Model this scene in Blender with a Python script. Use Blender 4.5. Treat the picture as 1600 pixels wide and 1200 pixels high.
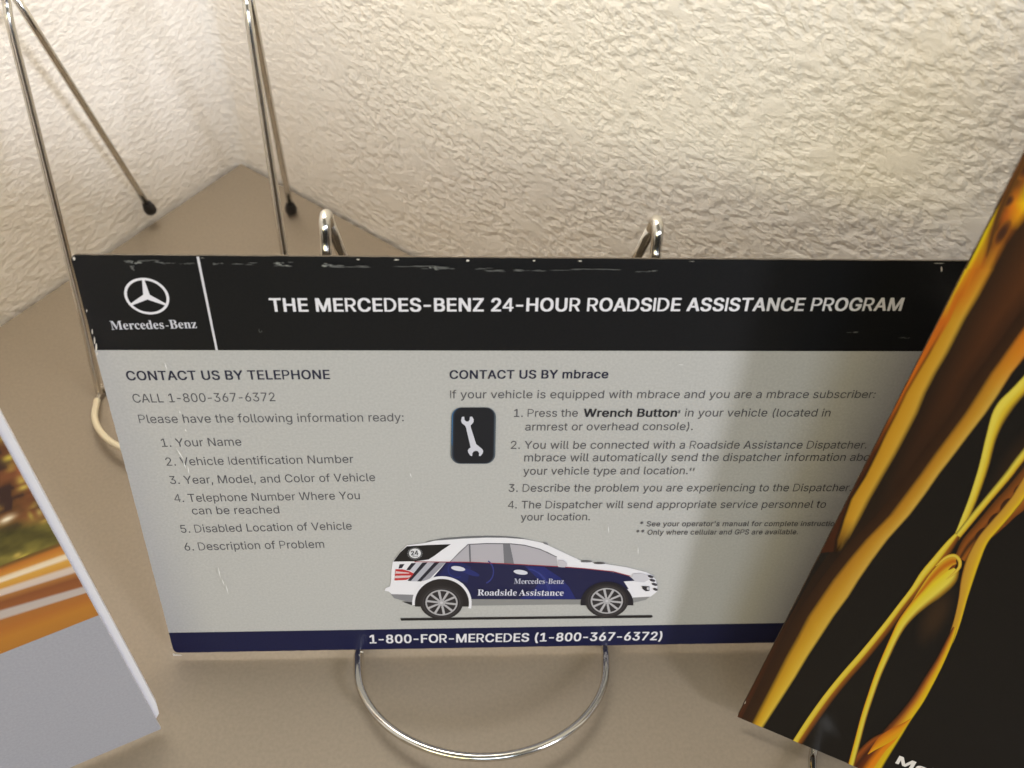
import bpy, bmesh, math, random
from mathutils import Vector, Matrix, noise
from mathutils.geometry import tessellate_polygon

random.seed(7)
SC = bpy.context.scene
COL = SC.collection
for o in list(bpy.data.objects):
    bpy.data.objects.remove(o)

# ------------------------------------------------------------------ camera
CAM = Vector((-0.01912, -0.11913, 0.28587))
CX = Vector((0.9983402, -0.0366149, 0.0444535))      # image right
CY = Vector((-0.0006457, -0.7789459, -0.6270908))    # image down
CZ = Vector((0.0575877, 0.6260213, -0.7776767))      # viewing direction
FPX = 1443.0
cd = bpy.data.cameras.new('camera')
cd.sensor_width = 36
cd.lens = FPX / 1600 * 36
cd.clip_start = 0.01
cd.clip_end = 50
cd.dof.use_dof = True
cd.dof.focus_distance = 0.262
cd.dof.aperture_fstop = 17
cam = bpy.data.objects.new('camera', cd)
COL.objects.link(cam)
m = Matrix.Identity(4)
for i in range(3):
    m[i][0] = CX[i]; m[i][1] = -CY[i]; m[i][2] = -CZ[i]; m[i][3] = CAM[i]
cam.matrix_world = m
SC.camera = cam

# ------------------------------------------------------------------ light
W = bpy.data.worlds.new('World')
SC.world = W
W.use_nodes = True
bg = W.node_tree.nodes['Background']
# a pale ceiling overhead, a dim room all round
wt = W.node_tree
tcw = wt.nodes.new('ShaderNodeTexCoord'); sep = wt.nodes.new('ShaderNodeSeparateXYZ'); rmp = wt.nodes.new('ShaderNodeValToRGB')
wt.links.new(tcw.outputs['Generated'], sep.inputs[0]); wt.links.new(sep.outputs['Z'], rmp.inputs[0]); wt.links.new(rmp.outputs[0], bg.inputs[0])
rmp.color_ramp.elements[0].position = .25; rmp.color_ramp.elements[0].color = (.05, .045, .035, 1)
rmp.color_ramp.elements[1].position = .7; rmp.color_ramp.elements[1].color = (.80, .74, .58, 1)
bg.inputs[1].default_value = 0.30
def lamp(name, d, dist, size, power, color, aim=(0, 0.04, 0.06), spin=0.0):
    ld = bpy.data.lights.new(name, 'AREA')
    ld.shape = 'RECTANGLE'
    ld.size, ld.size_y = size
    ld.energy = power
    ld.color = color
    o = bpy.data.objects.new(name, ld)
    COL.objects.link(o)
    d = Vector(d).normalized()
    o.location = Vector(aim) + d * dist
    q = d.to_track_quat('Z', 'Y')
    o.rotation_euler = (q.to_matrix() @ Matrix.Rotation(spin, 3, 'Z')).to_euler()
    return o
lamp('room_lamp_cool', (.63, -.65, .42), 2.0, (.26, .40), 20, (.83, .885, 1.0))
lamp('room_lamp_front', (.10, -.85, .50), 2.2, (.8, .8), 11.5, (.70, .84, 1.0))
lamp('room_lamp_warm', (-.35, -.85, .40), 2.2, (1.0, .6), 10, (.98, .92, .55))
lamp('room_lamp_left', (-.65, -.55, .50), 2.2, (1.6, 1.6), 7.5, (1.0, .91, .80))
lamp('shelf_lamp', (0, 0, 1), .44, (.25, .12), 1.95, (1.0, .97, .89), aim=(-.09, .18, 0))
SC.view_settings.view_transform = 'Standard'
SC.view_settings.look = 'None'
SC.view_settings.exposure = 0.0
SC.view_settings.gamma = 1.0
SC.view_settings.use_curve_mapping = False

# ------------------------------------------------------------------ helpers
def lin(c):
    c /= 255.0
    return c / 12.92 if c <= 0.04045 else ((c + 0.055) / 1.055) ** 2.4
def rgb(r, g, b, k=1.0):
    return (min(lin(r) * k, 0.95), min(lin(g) * k, 0.95), min(lin(b) * k, 0.95), 1)

def material(name, color=(.5, .5, .5, 1), rough=.5, metal=0.0, spec=.5):
    mt = bpy.data.materials.new(name)
    mt.use_nodes = True
    p = mt.node_tree.nodes['Principled BSDF']
    p.inputs['Base Color'].default_value = color
    p.inputs['Roughness'].default_value = rough
    p.inputs['Metallic'].default_value = metal
    p.inputs['Specular IOR Level'].default_value = spec
    return mt
def nd(mt, kind, **kw):
    n = mt.node_tree.nodes.new(kind)
    for k, v in kw.items():
        if k in n.inputs: n.inputs[k].default_value = v
        else: setattr(n, k, v)
    return n
def lk(mt, a, b): mt.node_tree.links.new(a, b)
def P(mt): return mt.node_tree.nodes['Principled BSDF']

def obj(name, bm, mats, parent=None, smooth=False):
    me = bpy.data.meshes.new(name)
    bm.normal_update()
    bm.to_mesh(me)
    bm.free()
    for q in (mats if isinstance(mats, (list, tuple)) else [mats]):
        me.materials.append(q)
    if smooth:
        for f in me.polygons: f.use_smooth = True
    o = bpy.data.objects.new(name, me)
    COL.objects.link(o)
    if parent: o.parent = parent
    return o
def tag(o, label, cat, group=None, kind=None):
    o['label'] = label
    o['category'] = cat
    if group: o['group'] = group
    if kind: o['kind'] = kind
def empty(name, loc, rz=0):
    o = bpy.data.objects.new(name, None)
    o.empty_display_size = .02
    COL.objects.link(o)
    o.location = loc
    o.rotation_euler = (0, 0, rz)
    return o

def ray(px, py):
    return (CX * ((px - 800) / FPX) + CY * ((py - 600) / FPX) + CZ)
def hit(px, py, p, n):
    r = ray(px, py)
    return CAM + r * ((Vector(p) - CAM).dot(n) / r.dot(n))

def tube(bm, pts, r, seg=14, cap=True):
    rings = []
    n = len(pts)
    t0 = (pts[1] - pts[0]).normalized()
    up = Vector((0, 0, 1)) if abs(t0.z) < .9 else Vector((1, 0, 0))
    a = t0.cross(up).normalized()
    for i, p in enumerate(pts):
        t = (pts[min(i + 1, n - 1)] - pts[max(i - 1, 0)]).normalized()
        a = (a - t * a.dot(t)).normalized()
        b = t.cross(a)
        rr = r[i] if isinstance(r, (list, tuple)) else r
        rings.append([bm.verts.new(p + (a * math.cos(k * 2 * math.pi / seg) + b * math.sin(k * 2 * math.pi / seg)) * rr) for k in range(seg)])
    for i in range(n - 1):
        for k in range(seg):
            bm.faces.new((rings[i][k], rings[i][(k + 1) % seg], rings[i + 1][(k + 1) % seg], rings[i + 1][k]))
    if cap:
        bm.faces.new(list(reversed(rings[0])))
        bm.faces.new(rings[-1])
def spline(ctrl, n=8):
    out = []
    c = [ctrl[0] * 2 - ctrl[1]] + list(ctrl) + [ctrl[-1] * 2 - ctrl[-2]]
    for i in range(1, len(c) - 2):
        for k in range(n):
            t = k / n
            p0, p1, p2, p3 = c[i - 1], c[i], c[i + 1], c[i + 2]
            out.append(.5 * ((2 * p1) + (p2 - p0) * t + (2 * p0 - 5 * p1 + 4 * p2 - p3) * t * t + (3 * p1 - p0 - 3 * p2 + p3) * t ** 3))
    out.append(ctrl[-1].copy())
    return out
def ball(bm, c, r, sc=(1, 1, 1)):
    g = bmesh.ops.create_uvsphere(bm, u_segments=16, v_segments=10, radius=r)
    for v in g['verts']:
        v.co = Vector((v.co.x * sc[0], v.co.y * sc[1], v.co.z * sc[2])) + Vector(c)

# ------------------------------------------------------------------ flat sheets that carry print
class Sheet:
    """A leaning sheet: origin at its bottom left corner, u along the bottom edge, v up the sheet, w towards the viewer."""
    def __init__(self, o, u, v, w, h):
        self.o = Vector(o); self.u = Vector(u).normalized(); self.v = Vector(v).normalized()
        self.n = self.u.cross(self.v).normalized(); self.w = w; self.h = h
        self.layer = 0
        self.mat = Matrix.Identity(4)
        for i in range(3):
            self.mat[i][0] = self.u[i]; self.mat[i][1] = self.v[i]; self.mat[i][2] = self.n[i]; self.mat[i][3] = self.o[i]
    def px(self, x, y):
        d = hit(x, y, self.o, self.n) - self.o
        return (d.dot(self.u), d.dot(self.v))
class Print:
    """Collects flat coloured polygons printed on a sheet; every polygon lies a few microns over the one before."""
    def __init__(self, sheet, inside=True):
        self.s = sheet; self.bm = bmesh.new(); self.c = self.bm.loops.layers.float_color.new('Col'); self.inside = inside
    def z(self):
        self.s.layer += 1
        return 2e-5 + self.s.layer * 3e-6
    def cl(self, q):
        if not self.inside: return q
        e = 2e-5
        return (min(max(q[0], e), self.s.w - e), min(max(q[1], e), self.s.h - e))
    def face(self, vs, cols):
        try: f = self.bm.faces.new(vs)
        except ValueError: return
        for lp, c in zip(f.loops, cols): lp[self.c] = c
    def poly_uv(self, pts, col, holes=(), z=None):
        z = self.z() if z is None else z
        loops = [[Vector((q[0], q[1], 0)) for q in map(self.cl, lp)] for lp in [pts] + list(holes)]
        tris = tessellate_polygon(loops)
        allv = [self.bm.verts.new((v.x, v.y, z)) for lp in loops for v in lp]
        for t in tris: self.face([allv[i] for i in t], [col] * 3)
    def poly(self, pts, col, holes=()):
        self.poly_uv([self.s.px(*q) for q in pts], col, [[self.s.px(*q) for q in h] for h in holes])
    def ell(self, cx, cy, rx, ry, col, rot=0, hole=0, n=40, a0=0, a1=360):
        def ring(k):
            c, s = math.cos(math.radians(rot)), math.sin(math.radians(rot))
            N = n if a1 - a0 >= 360 else n + 1
            return [(cx + k * rx * math.cos(t) * c - k * ry * math.sin(t) * s, cy + k * rx * math.cos(t) * s + k * ry * math.sin(t) * c)
                    for t in [math.radians(a0 + (a1 - a0) * i / n) for i in range(N)]]
        if hole and a1 - a0 >= 360: self.poly(ring(1), col, [ring(hole)])
        elif hole: self.poly(ring(1) + ring(hole)[::-1], col)
        else: self.poly(ring(1), col)
    def grid(self, rows, uv=False):
        """rows of (x, y, colour) laid out as a smooth colour mesh"""
        z = self.z()
        R_ = [[(self.bm.verts.new((*self.cl((x, y) if uv else self.s.px(x, y)), z)), c) for x, y, c in row] for row in rows]
        for a, b in zip(R_, R_[1:]):
            for i in range(len(a) - 1):
                q = [a[i], a[i + 1], b[i + 1], b[i]]
                self.face([t[0] for t in q], [t[1] for t in q])
    def ribbon(self, path, cols, sub=6):
        """path of (x, y, half width); cols is a list of (offset -1..1, colour) across it"""
        c = spline([Vector(p) for p in path], sub)
        rows = []
        for i, p in enumerate(c):
            t = (c[min(i + 1, len(c) - 1)] - c[max(i - 1, 0)])
            n = Vector((-t.y, t.x)).normalized()
            rows.append([(p.x + n.x * k * p.z, p.y + n.y * k * p.z, q) for k, q in cols])
        self.grid(rows)
    def done(self, name, mat, parent):
        return obj(name, self.bm, mat, parent)
    def text(self, body, x0, y0, x1, y1, cap, col, font='s', bold=0.0):
        """one line from pixel (x0,y0) to (x1,y1) along its baseline; cap = height of capitals in the same units"""
        a = Vector(self.s.px(x0, y0)); b = Vector(self.s.px(x1, y1))
        mid = Vector(self.s.px((x0 + x1) / 2, (y0 + y1) / 2)); top = Vector(self.s.px((x0 + x1) / 2, (y0 + y1) / 2 - cap))
        self.text_uv(body, a, b, (top - mid).length, col, font, bold)
    def text_uv(self, body, a, b, caph, col, font='s', bold=0.0):
        G = GL[font]
        pen = 0; items = []
        for ch in body:
            if ch == ' ': pen += 200; continue
            if ch not in G: g = GL['s'][ch]
            else: g = G[ch]
            k = 34 if ch == '-' else 0
            items.append((pen - k, g)); pen += g[0] + (18 if bold else 0) - 2 * k
        xs = [p + x for p, g in items for x in g[1][0::2]]
        x_lo, x_hi = min(xs), max(xs)
        d = (b - a); L = d.length; d.normalize(); nrm = Vector((-d.y, d.x))
        kx = L / (x_hi - x_lo); ky = caph / max(G['M'][1][1::2])
        offs = [(0, 0)]
        if bold: offs = [(-bold, -bold * .5), (bold, -bold * .5), (-bold, bold * .5), (bold, bold * .5), (0, 0)]
        for ox, oy in offs:
            z = self.z()
            for pen, g in items:
                v = [self.bm.verts.new((*self.cl(a + d * ((pen + g[1][i] + ox - x_lo) * kx) + nrm * ((g[1][i + 1] + oy) * ky)), z)) for i in range(0, len(g[1]), 2)]
                for i in range(0, len(g[2]), 3):
                    self.face([v[j] for j in g[2][i:i + 3]], [col] * 3)

# outlines of the letters used in the printed text: character code: advance, number of numbers in the outline, outline, triangles
SANS = {
39: [206,8,78,318,70,509,136,509,128,318,0,2,1,0,3,2],
40: [273,70,89,207,90,244,94,283,101,324,109,364,119,403,132,441,145,477,160,510,177,539,236,539,219,503,204,466,191,428,179,390,169,351,161,313,156,276,152,241,151,207,152,176,155,145,160,115,167,83,177,50,188,16,202,-19,218,-57,236,-96,177,-96,150,-46,128,4,111,55,99,106,92,156,8,10,9,8,11,10,7,11,8,7,12,11,6,12,7,6,13,12,5,13,6,5,14,13,4,14,5,4,15,14,3,15,4,3,16,15,2,16,3,2,17,16,1,17,2,1,18,17,0,18,1,0,19,18,34,19,0,34,20,19,34,21,20,33,21,34,33,22,21,33,23,22,32,23,33,32,24,23,31,24,32,31,25,24,31,26,25,30,26,31,30,27,26,29,27,30,29,28,27],
41: [273,70,37,-96,56,-56,72,-18,86,18,97,52,106,85,113,116,118,147,121,177,122,207,121,241,117,276,112,313,104,351,94,390,82,428,69,466,54,503,37,539,97,539,113,510,128,477,142,441,154,403,164,364,173,323,179,283,183,244,184,207,182,156,174,104,161,53,144,3,123,-47,97,-96,17,19,18,17,20,19,17,21,20,16,21,17,16,22,21,15,22,16,15,23,22,14,23,15,14,24,23,13,24,14,13,25,24,12,25,13,12,26,25,11,26,12,11,27,26,10,27,11,10,28,27,9,28,10,8,28,9,8,29,28,7,29,8,7,30,29,6,30,7,5,30,6,5,31,30,4,31,5,4,32,31,3,32,4,2,32,3,2,33,32,1,33,2,1,34,33,0,34,1],
42: [453,36,201,223,206,331,114,272,89,315,186,365,89,415,114,459,206,400,201,509,250,509,246,400,337,459,362,415,266,365,362,315,337,272,246,331,250,223,7,9,8,7,10,9,5,7,6,10,12,11,4,7,5,10,13,12,4,10,7,4,13,10,3,13,4,3,1,13,1,16,13,16,14,13,3,2,1,0,16,1,0,17,16,15,14,16],
44: [188,8,38,-119,68,71,137,71,84,-119,0,2,1,0,3,2],
45: [453,8,337,244,337,188,114,188,114,244,2,0,3,2,1,0],
46: [188,48,95,-4,83,-3,73,1,63,9,55,18,51,29,50,41,51,53,55,64,63,73,73,81,83,85,95,87,107,85,118,81,128,73,135,64,140,53,141,41,140,29,135,18,128,9,118,1,107,-3,11,13,12,10,13,11,10,14,13,10,15,14,9,15,10,8,15,9,8,16,15,7,16,8,7,17,16,6,17,7,6,18,17,5,18,6,5,19,18,4,19,5,4,20,19,3,20,4,3,21,20,2,21,3,2,22,21,1,22,2,1,23,22,0,23,1],
48: [453,144,227,-7,191,-3,158,7,130,24,105,48,85,77,69,113,57,155,50,202,48,254,50,306,57,353,69,395,85,431,106,461,130,484,159,502,191,512,227,516,262,512,295,502,323,484,348,461,368,431,384,395,396,353,403,306,405,254,403,202,396,155,384,113,368,77,348,48,323,24,295,7,263,-3,227,50,250,52,271,60,290,74,306,92,320,116,330,144,338,176,342,213,344,254,342,295,338,332,330,365,320,393,306,416,290,435,271,449,250,457,227,460,203,457,182,449,163,435,147,416,134,393,123,365,115,332,111,295,109,254,111,213,115,176,123,144,134,116,147,92,163,74,182,60,203,52,17,19,18,16,19,17,16,20,19,15,20,16,15,21,20,14,21,15,14,22,21,14,54,22,54,53,22,53,23,22,13,55,14,55,54,14,13,56,55,52,23,53,13,57,56,51,23,52,13,58,57,50,23,51,50,24,23,12,58,13,12,59,58,49,24,50,11,59,12,49,25,24,11,60,59,48,25,49,11,61,60,47,25,48,10,61,11,47,26,25,10,62,61,46,26,47,9,62,10,46,27,26,9,63,62,45,27,46,8,63,9,8,64,63,44,27,45,44,28,27,8,65,64,43,28,44,7,65,8,43,29,28,7,66,65,42,29,43,6,66,7,42,30,29,6,67,66,41,30,42,40,30,41,6,68,67,5,68,6,40,31,30,5,69,68,39,31,40,39,32,31,4,69,5,4,70,69,38,32,39,4,71,70,37,32,38,36,32,37,4,36,71,4,32,36,4,33,32,3,33,4,2,33,3,2,34,33,2,35,34,1,35,2,1,0,35],
49: [453,24,76,0,76,55,391,55,391,0,276,509,276,0,212,0,212,448,209,448,86,358,86,427,198,509,10,4,11,10,8,4,8,7,4,7,5,4,10,9,8,6,5,7,0,2,1,0,3,2],
50: [453,124,64,0,64,47,234,229,252,248,268,266,282,282,294,298,303,312,311,327,316,341,319,356,320,371,319,389,315,405,308,419,298,431,287,441,273,449,258,455,241,458,224,460,205,458,188,454,172,447,159,438,148,427,139,413,132,398,128,381,127,362,66,362,68,391,75,418,86,442,102,464,121,482,143,496,168,507,196,513,225,516,254,513,281,507,306,497,328,482,346,465,361,445,372,423,379,398,381,372,380,354,377,336,371,318,363,299,351,280,336,259,317,235,294,209,267,180,153,60,153,57,389,57,389,0,38,40,39,38,41,40,37,41,38,37,42,41,36,42,37,36,43,42,35,43,36,35,44,43,34,44,35,34,20,44,20,19,44,19,45,44,33,21,34,21,20,34,18,45,19,33,22,21,17,45,18,33,23,22,16,45,17,33,24,23,16,46,45,32,24,33,15,46,16,32,25,24,14,46,15,32,26,25,14,47,46,13,47,14,31,26,32,31,27,26,12,47,13,12,48,47,31,28,27,30,28,31,11,48,12,30,29,28,11,49,48,10,49,11,9,49,10,9,50,49,8,50,9,8,51,50,7,51,8,7,52,51,6,52,7,6,53,52,5,53,6,4,53,5,4,54,53,3,54,4,3,55,54,2,55,3,2,56,55,1,56,2,1,57,56,1,58,57,1,59,58,1,60,59,1,61,60,0,61,1],
51: [453,130,218,-7,188,-5,159,1,133,10,108,22,88,38,70,57,57,79,48,104,44,132,109,132,112,115,118,100,126,87,137,76,150,66,165,59,182,54,200,51,219,50,239,51,258,55,275,61,291,69,304,80,315,93,323,108,328,125,329,145,328,163,323,180,316,196,306,211,292,223,275,234,254,241,229,246,201,248,157,248,157,299,288,448,288,452,70,452,70,509,372,509,372,461,211,278,211,289,247,290,279,286,308,276,333,262,354,244,371,222,383,198,391,173,393,145,390,116,383,90,370,66,354,45,333,27,309,12,281,2,251,-5,42,44,43,42,45,44,42,41,45,41,40,45,40,46,45,39,47,40,47,46,40,38,47,39,47,49,48,38,49,47,38,50,49,38,51,50,38,37,51,37,52,51,36,52,37,35,52,36,35,53,52,34,53,35,33,53,34,32,53,33,32,54,53,31,54,32,31,55,54,30,55,31,29,55,30,29,56,55,28,56,29,27,56,28,27,57,56,8,10,9,8,11,10,26,57,27,26,58,57,8,12,11,25,58,26,7,12,8,7,13,12,24,58,25,24,59,58,7,14,13,23,59,24,6,14,7,6,15,14,22,59,23,6,16,15,22,60,59,21,60,22,6,17,16,5,17,6,20,60,21,5,18,17,19,60,20,5,19,18,5,60,19,5,61,60,4,61,5,4,62,61,3,62,4,3,63,62,2,63,3,2,64,63,1,64,2,1,0,64],
52: [418,28,258,509,310,509,310,158,380,158,380,115,310,115,310,0,264,0,264,115,18,115,18,160,264,158,264,445,68,158,10,0,1,10,1,12,12,1,2,10,12,13,11,12,2,9,10,13,9,13,11,9,11,2,9,2,3,9,3,4,8,9,4,7,8,5,5,8,4,7,5,6],
53: [453,154,221,-7,192,-5,165,1,140,11,118,25,99,41,83,60,71,82,63,105,60,130,122,130,125,115,130,102,138,89,148,78,160,68,173,60,188,54,204,51,221,50,241,51,259,56,276,64,291,75,304,89,314,104,322,122,326,141,328,162,326,183,321,203,314,221,303,237,290,251,275,262,257,270,238,275,218,277,201,276,184,273,167,268,152,262,139,255,128,246,67,253,96,509,366,509,366,452,151,452,134,301,136,301,148,311,162,318,178,325,194,330,212,333,229,334,252,332,274,328,294,321,313,311,330,299,345,285,358,269,370,251,379,231,386,210,390,187,391,163,388,132,381,102,369,76,352,52,332,32,309,15,282,3,253,-4,44,48,45,48,46,45,48,47,46,44,49,48,55,57,56,54,57,55,54,58,57,53,58,54,53,59,58,52,59,53,52,60,59,51,60,52,51,61,60,50,61,51,44,50,49,44,61,50,44,39,61,39,38,61,38,62,61,38,37,62,37,63,62,36,63,37,35,63,36,44,40,39,34,63,35,34,64,63,44,41,40,44,42,41,33,64,34,44,43,42,33,65,64,32,65,33,31,65,32,31,66,65,30,66,31,30,67,66,29,67,30,29,68,67,28,68,29,28,69,68,27,69,28,26,69,27,26,70,69,8,10,9,8,11,10,25,70,26,8,12,11,7,12,8,24,70,25,24,71,70,7,13,12,7,14,13,23,71,24,6,14,7,6,15,14,23,72,71,22,72,23,6,16,15,21,72,22,6,17,16,5,17,6,20,72,21,5,18,17,20,73,72,19,73,20,5,19,18,5,73,19,4,73,5,4,74,73,3,74,4,3,75,74,2,75,3,2,76,75,1,76,2,1,0,76],
54: [453,164,226,-7,196,-4,168,3,142,15,119,31,100,51,84,74,73,101,66,130,64,162,65,187,71,212,80,239,93,268,112,302,137,340,252,509,322,509,151,261,145,261,151,270,157,279,165,288,174,295,184,302,196,307,208,311,221,313,235,314,265,312,291,305,316,295,337,280,355,262,370,240,380,215,387,187,389,157,387,127,379,98,368,73,352,50,333,30,310,14,284,3,257,-4,226,48,245,50,263,55,279,63,293,73,304,86,314,101,322,119,326,137,327,157,326,178,322,196,314,213,304,228,293,241,279,251,263,259,245,264,226,265,207,264,190,259,174,252,160,241,148,229,138,214,131,197,126,179,125,158,126,138,131,119,138,102,148,86,160,73,174,63,190,55,207,50,15,17,16,15,23,17,23,18,17,14,23,15,27,29,28,26,29,27,26,30,29,25,30,26,24,30,25,24,31,30,13,23,14,23,31,24,13,22,23,18,31,23,18,32,31,13,21,22,18,64,32,64,33,32,13,20,21,13,19,20,12,19,13,18,65,64,63,33,64,18,66,65,62,33,63,62,34,33,12,18,19,12,66,18,12,67,66,61,34,62,12,68,67,60,34,61,12,69,68,59,34,60,59,35,34,11,69,12,11,70,69,58,35,59,58,36,35,11,71,70,57,36,58,10,71,11,10,72,71,56,36,57,56,37,36,9,72,10,9,73,72,55,37,56,8,73,9,8,74,73,54,37,55,54,38,37,8,75,74,53,38,54,7,75,8,53,39,38,7,76,75,52,39,53,7,77,76,51,39,52,6,77,7,51,40,39,6,78,77,50,40,51,5,78,6,5,79,78,49,40,50,49,41,40,5,80,79,48,41,49,5,81,80,47,41,48,4,81,5,4,46,81,46,41,47,46,42,41,4,42,46,3,42,4,3,43,42,2,43,3,2,44,43,1,44,2,1,45,44,0,45,1],
55: [453,16,97,0,323,448,323,452,62,452,62,509,391,509,391,449,165,0,3,5,4,3,2,5,2,6,5,1,6,2,1,7,6,0,7,1],
56: [453,280,226,-7,193,-5,163,1,136,11,111,25,91,42,74,62,62,84,54,109,52,135,53,156,58,176,65,195,75,212,87,228,101,241,117,252,134,260,153,265,153,267,129,276,109,289,93,308,80,330,73,354,70,380,73,405,79,429,90,450,106,469,124,485,146,498,170,508,197,514,226,516,255,514,282,508,306,498,328,485,346,469,361,450,373,429,379,405,382,380,379,354,372,330,359,308,343,289,323,276,300,267,300,265,319,260,335,252,351,241,365,228,377,212,387,195,395,176,399,156,401,135,398,109,391,84,378,62,362,42,341,25,317,11,289,1,259,-5,226,49,248,50,267,54,285,60,300,69,313,79,323,91,331,106,335,121,337,139,335,157,330,173,322,189,312,202,298,213,283,223,265,230,247,234,226,235,206,234,187,230,169,223,154,213,140,202,130,189,122,173,117,157,115,139,117,121,121,106,129,91,139,79,152,69,167,60,185,54,205,50,226,290,244,291,260,294,274,300,287,308,298,318,307,330,314,344,318,359,319,376,318,392,314,407,308,420,299,432,288,442,275,449,260,455,244,459,226,460,208,459,192,455,177,449,164,442,153,432,145,420,138,407,134,392,133,376,134,359,138,344,145,330,154,318,165,308,178,300,193,294,209,291,33,35,34,32,35,33,32,36,35,31,36,32,31,37,36,30,37,31,30,38,37,29,38,30,29,39,38,28,123,29,123,39,29,123,122,39,122,121,39,121,40,39,28,124,123,120,40,121,28,125,124,119,40,120,27,125,28,119,41,40,27,126,125,118,41,119,27,127,126,117,41,118,116,41,117,27,128,127,26,128,27,116,42,41,26,129,128,115,42,116,26,130,129,114,42,115,25,130,26,114,43,42,25,131,130,113,43,114,24,131,25,113,44,43,24,132,131,112,44,113,24,133,132,111,44,112,111,45,44,23,133,24,23,134,133,110,45,111,23,135,134,109,45,110,109,46,45,22,135,23,22,136,135,108,46,109,22,137,136,107,46,108,107,47,46,21,137,22,21,138,137,106,47,107,21,139,138,105,47,106,21,104,139,104,47,105,21,47,104,21,48,47,20,48,21,20,49,48,19,49,20,18,49,19,18,50,49,17,50,18,17,51,50,16,51,17,16,52,51,15,52,16,15,53,52,14,86,15,86,53,15,86,54,53,14,87,86,85,54,86,14,88,87,84,54,85,14,89,88,83,54,84,13,89,14,83,55,54,13,90,89,82,55,83,13,91,90,81,55,82,12,91,13,81,56,55,12,92,91,80,56,81,11,92,12,80,57,56,11,93,92,79,57,80,79,58,57,10,93,11,10,94,93,78,58,79,10,95,94,77,58,78,77,59,58,9,95,10,9,96,95,76,59,77,8,96,9,76,60,59,8,97,96,75,60,76,75,61,60,7,97,8,7,98,97,74,61,75,7,99,98,73,61,74,6,99,7,73,62,61,6,100,99,72,62,73,6,101,100,71,62,72,5,101,6,71,63,62,5,102,101,70,63,71,5,103,102,69,63,70,5,68,103,68,63,69,5,63,68,4,63,5,4,64,63,4,65,64,3,65,4,2,65,3,2,66,65,1,66,2,1,67,66,0,67,1],
58: [188,96,95,271,83,272,73,277,63,284,55,294,51,304,50,316,51,328,55,339,63,349,73,356,83,360,95,362,107,360,118,356,128,349,135,339,140,328,141,316,140,304,135,294,128,284,118,277,107,272,95,-4,83,-3,73,1,63,9,55,18,51,29,50,41,51,53,55,64,63,73,73,81,83,85,95,87,107,85,118,81,128,73,135,64,140,53,141,41,140,29,135,18,128,9,118,1,107,-3,35,37,36,34,37,35,34,38,37,34,39,38,33,39,34,32,39,33,32,40,39,31,40,32,31,41,40,30,41,31,30,42,41,29,42,30,29,43,42,28,43,29,28,44,43,27,44,28,27,45,44,26,45,27,26,46,45,25,46,26,25,47,46,24,47,25,11,13,12,11,14,13,10,14,11,10,15,14,9,15,10,8,15,9,8,16,15,7,16,8,7,17,16,6,17,7,6,18,17,5,18,6,5,19,18,5,20,19,4,20,5,3,20,4,3,21,20,2,21,3,2,22,21,2,23,22,1,23,2,1,0,23],
65: [480,48,16,0,201,509,276,509,463,0,395,0,287,302,280,323,272,346,264,372,255,402,244,438,232,478,245,478,233,437,222,402,213,371,204,345,197,322,191,302,85,0,110,142,110,199,370,199,370,142,0,11,1,11,2,1,11,12,2,12,3,2,0,21,11,21,13,11,13,10,11,13,10,12,10,22,12,22,3,12,9,22,10,21,14,13,8,22,9,21,15,14,7,22,8,21,16,15,6,22,7,21,17,16,5,22,6,21,18,17,21,20,18,20,19,18,4,23,5,23,22,5,0,20,21,20,22,21,20,23,22,23,3,22,0,19,20,4,3,23],
66: [456,152,60,0,60,509,241,509,274,507,304,501,329,491,350,477,367,461,381,442,390,421,396,398,398,374,397,353,393,336,387,320,378,307,368,295,356,286,343,278,329,272,315,267,315,262,331,260,347,254,363,245,378,234,391,220,402,203,411,184,416,161,418,136,416,111,410,88,400,67,386,48,368,31,344,18,317,8,284,2,247,0,125,57,245,57,281,60,309,67,330,80,344,96,353,115,355,137,354,153,350,169,342,184,333,197,320,209,306,218,289,225,269,229,248,231,125,231,125,285,238,285,256,287,273,290,288,296,302,304,314,314,323,326,330,340,335,355,336,372,333,393,326,412,313,429,294,442,270,449,240,452,125,452,0,75,1,75,2,1,75,3,2,75,4,3,75,5,4,75,6,5,75,7,6,75,74,7,74,8,7,0,58,75,73,8,74,72,8,73,72,9,8,71,9,72,70,9,71,70,10,9,69,10,70,69,11,10,68,11,69,68,12,11,67,12,68,66,12,67,66,13,12,65,13,66,65,14,13,64,14,65,64,15,14,63,15,64,63,16,15,62,16,63,61,16,62,61,17,16,60,17,61,59,17,60,59,18,17,0,57,58,57,59,58,57,18,59,57,19,18,57,20,19,57,21,20,57,22,21,57,23,22,57,24,23,57,25,24,57,56,25,56,55,25,55,26,25,0,40,57,54,26,55,53,26,54,53,27,26,52,27,53,51,27,52,51,28,27,50,28,51,49,28,50,49,29,28,48,29,49,48,30,29,47,30,48,46,30,47,46,31,30,45,31,46,45,32,31,44,32,45,44,33,32,43,33,44,42,33,43,42,34,33,41,34,42,0,41,40,0,34,41,0,35,34,0,36,35,0,37,36,0,38,37,0,39,38],
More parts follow.
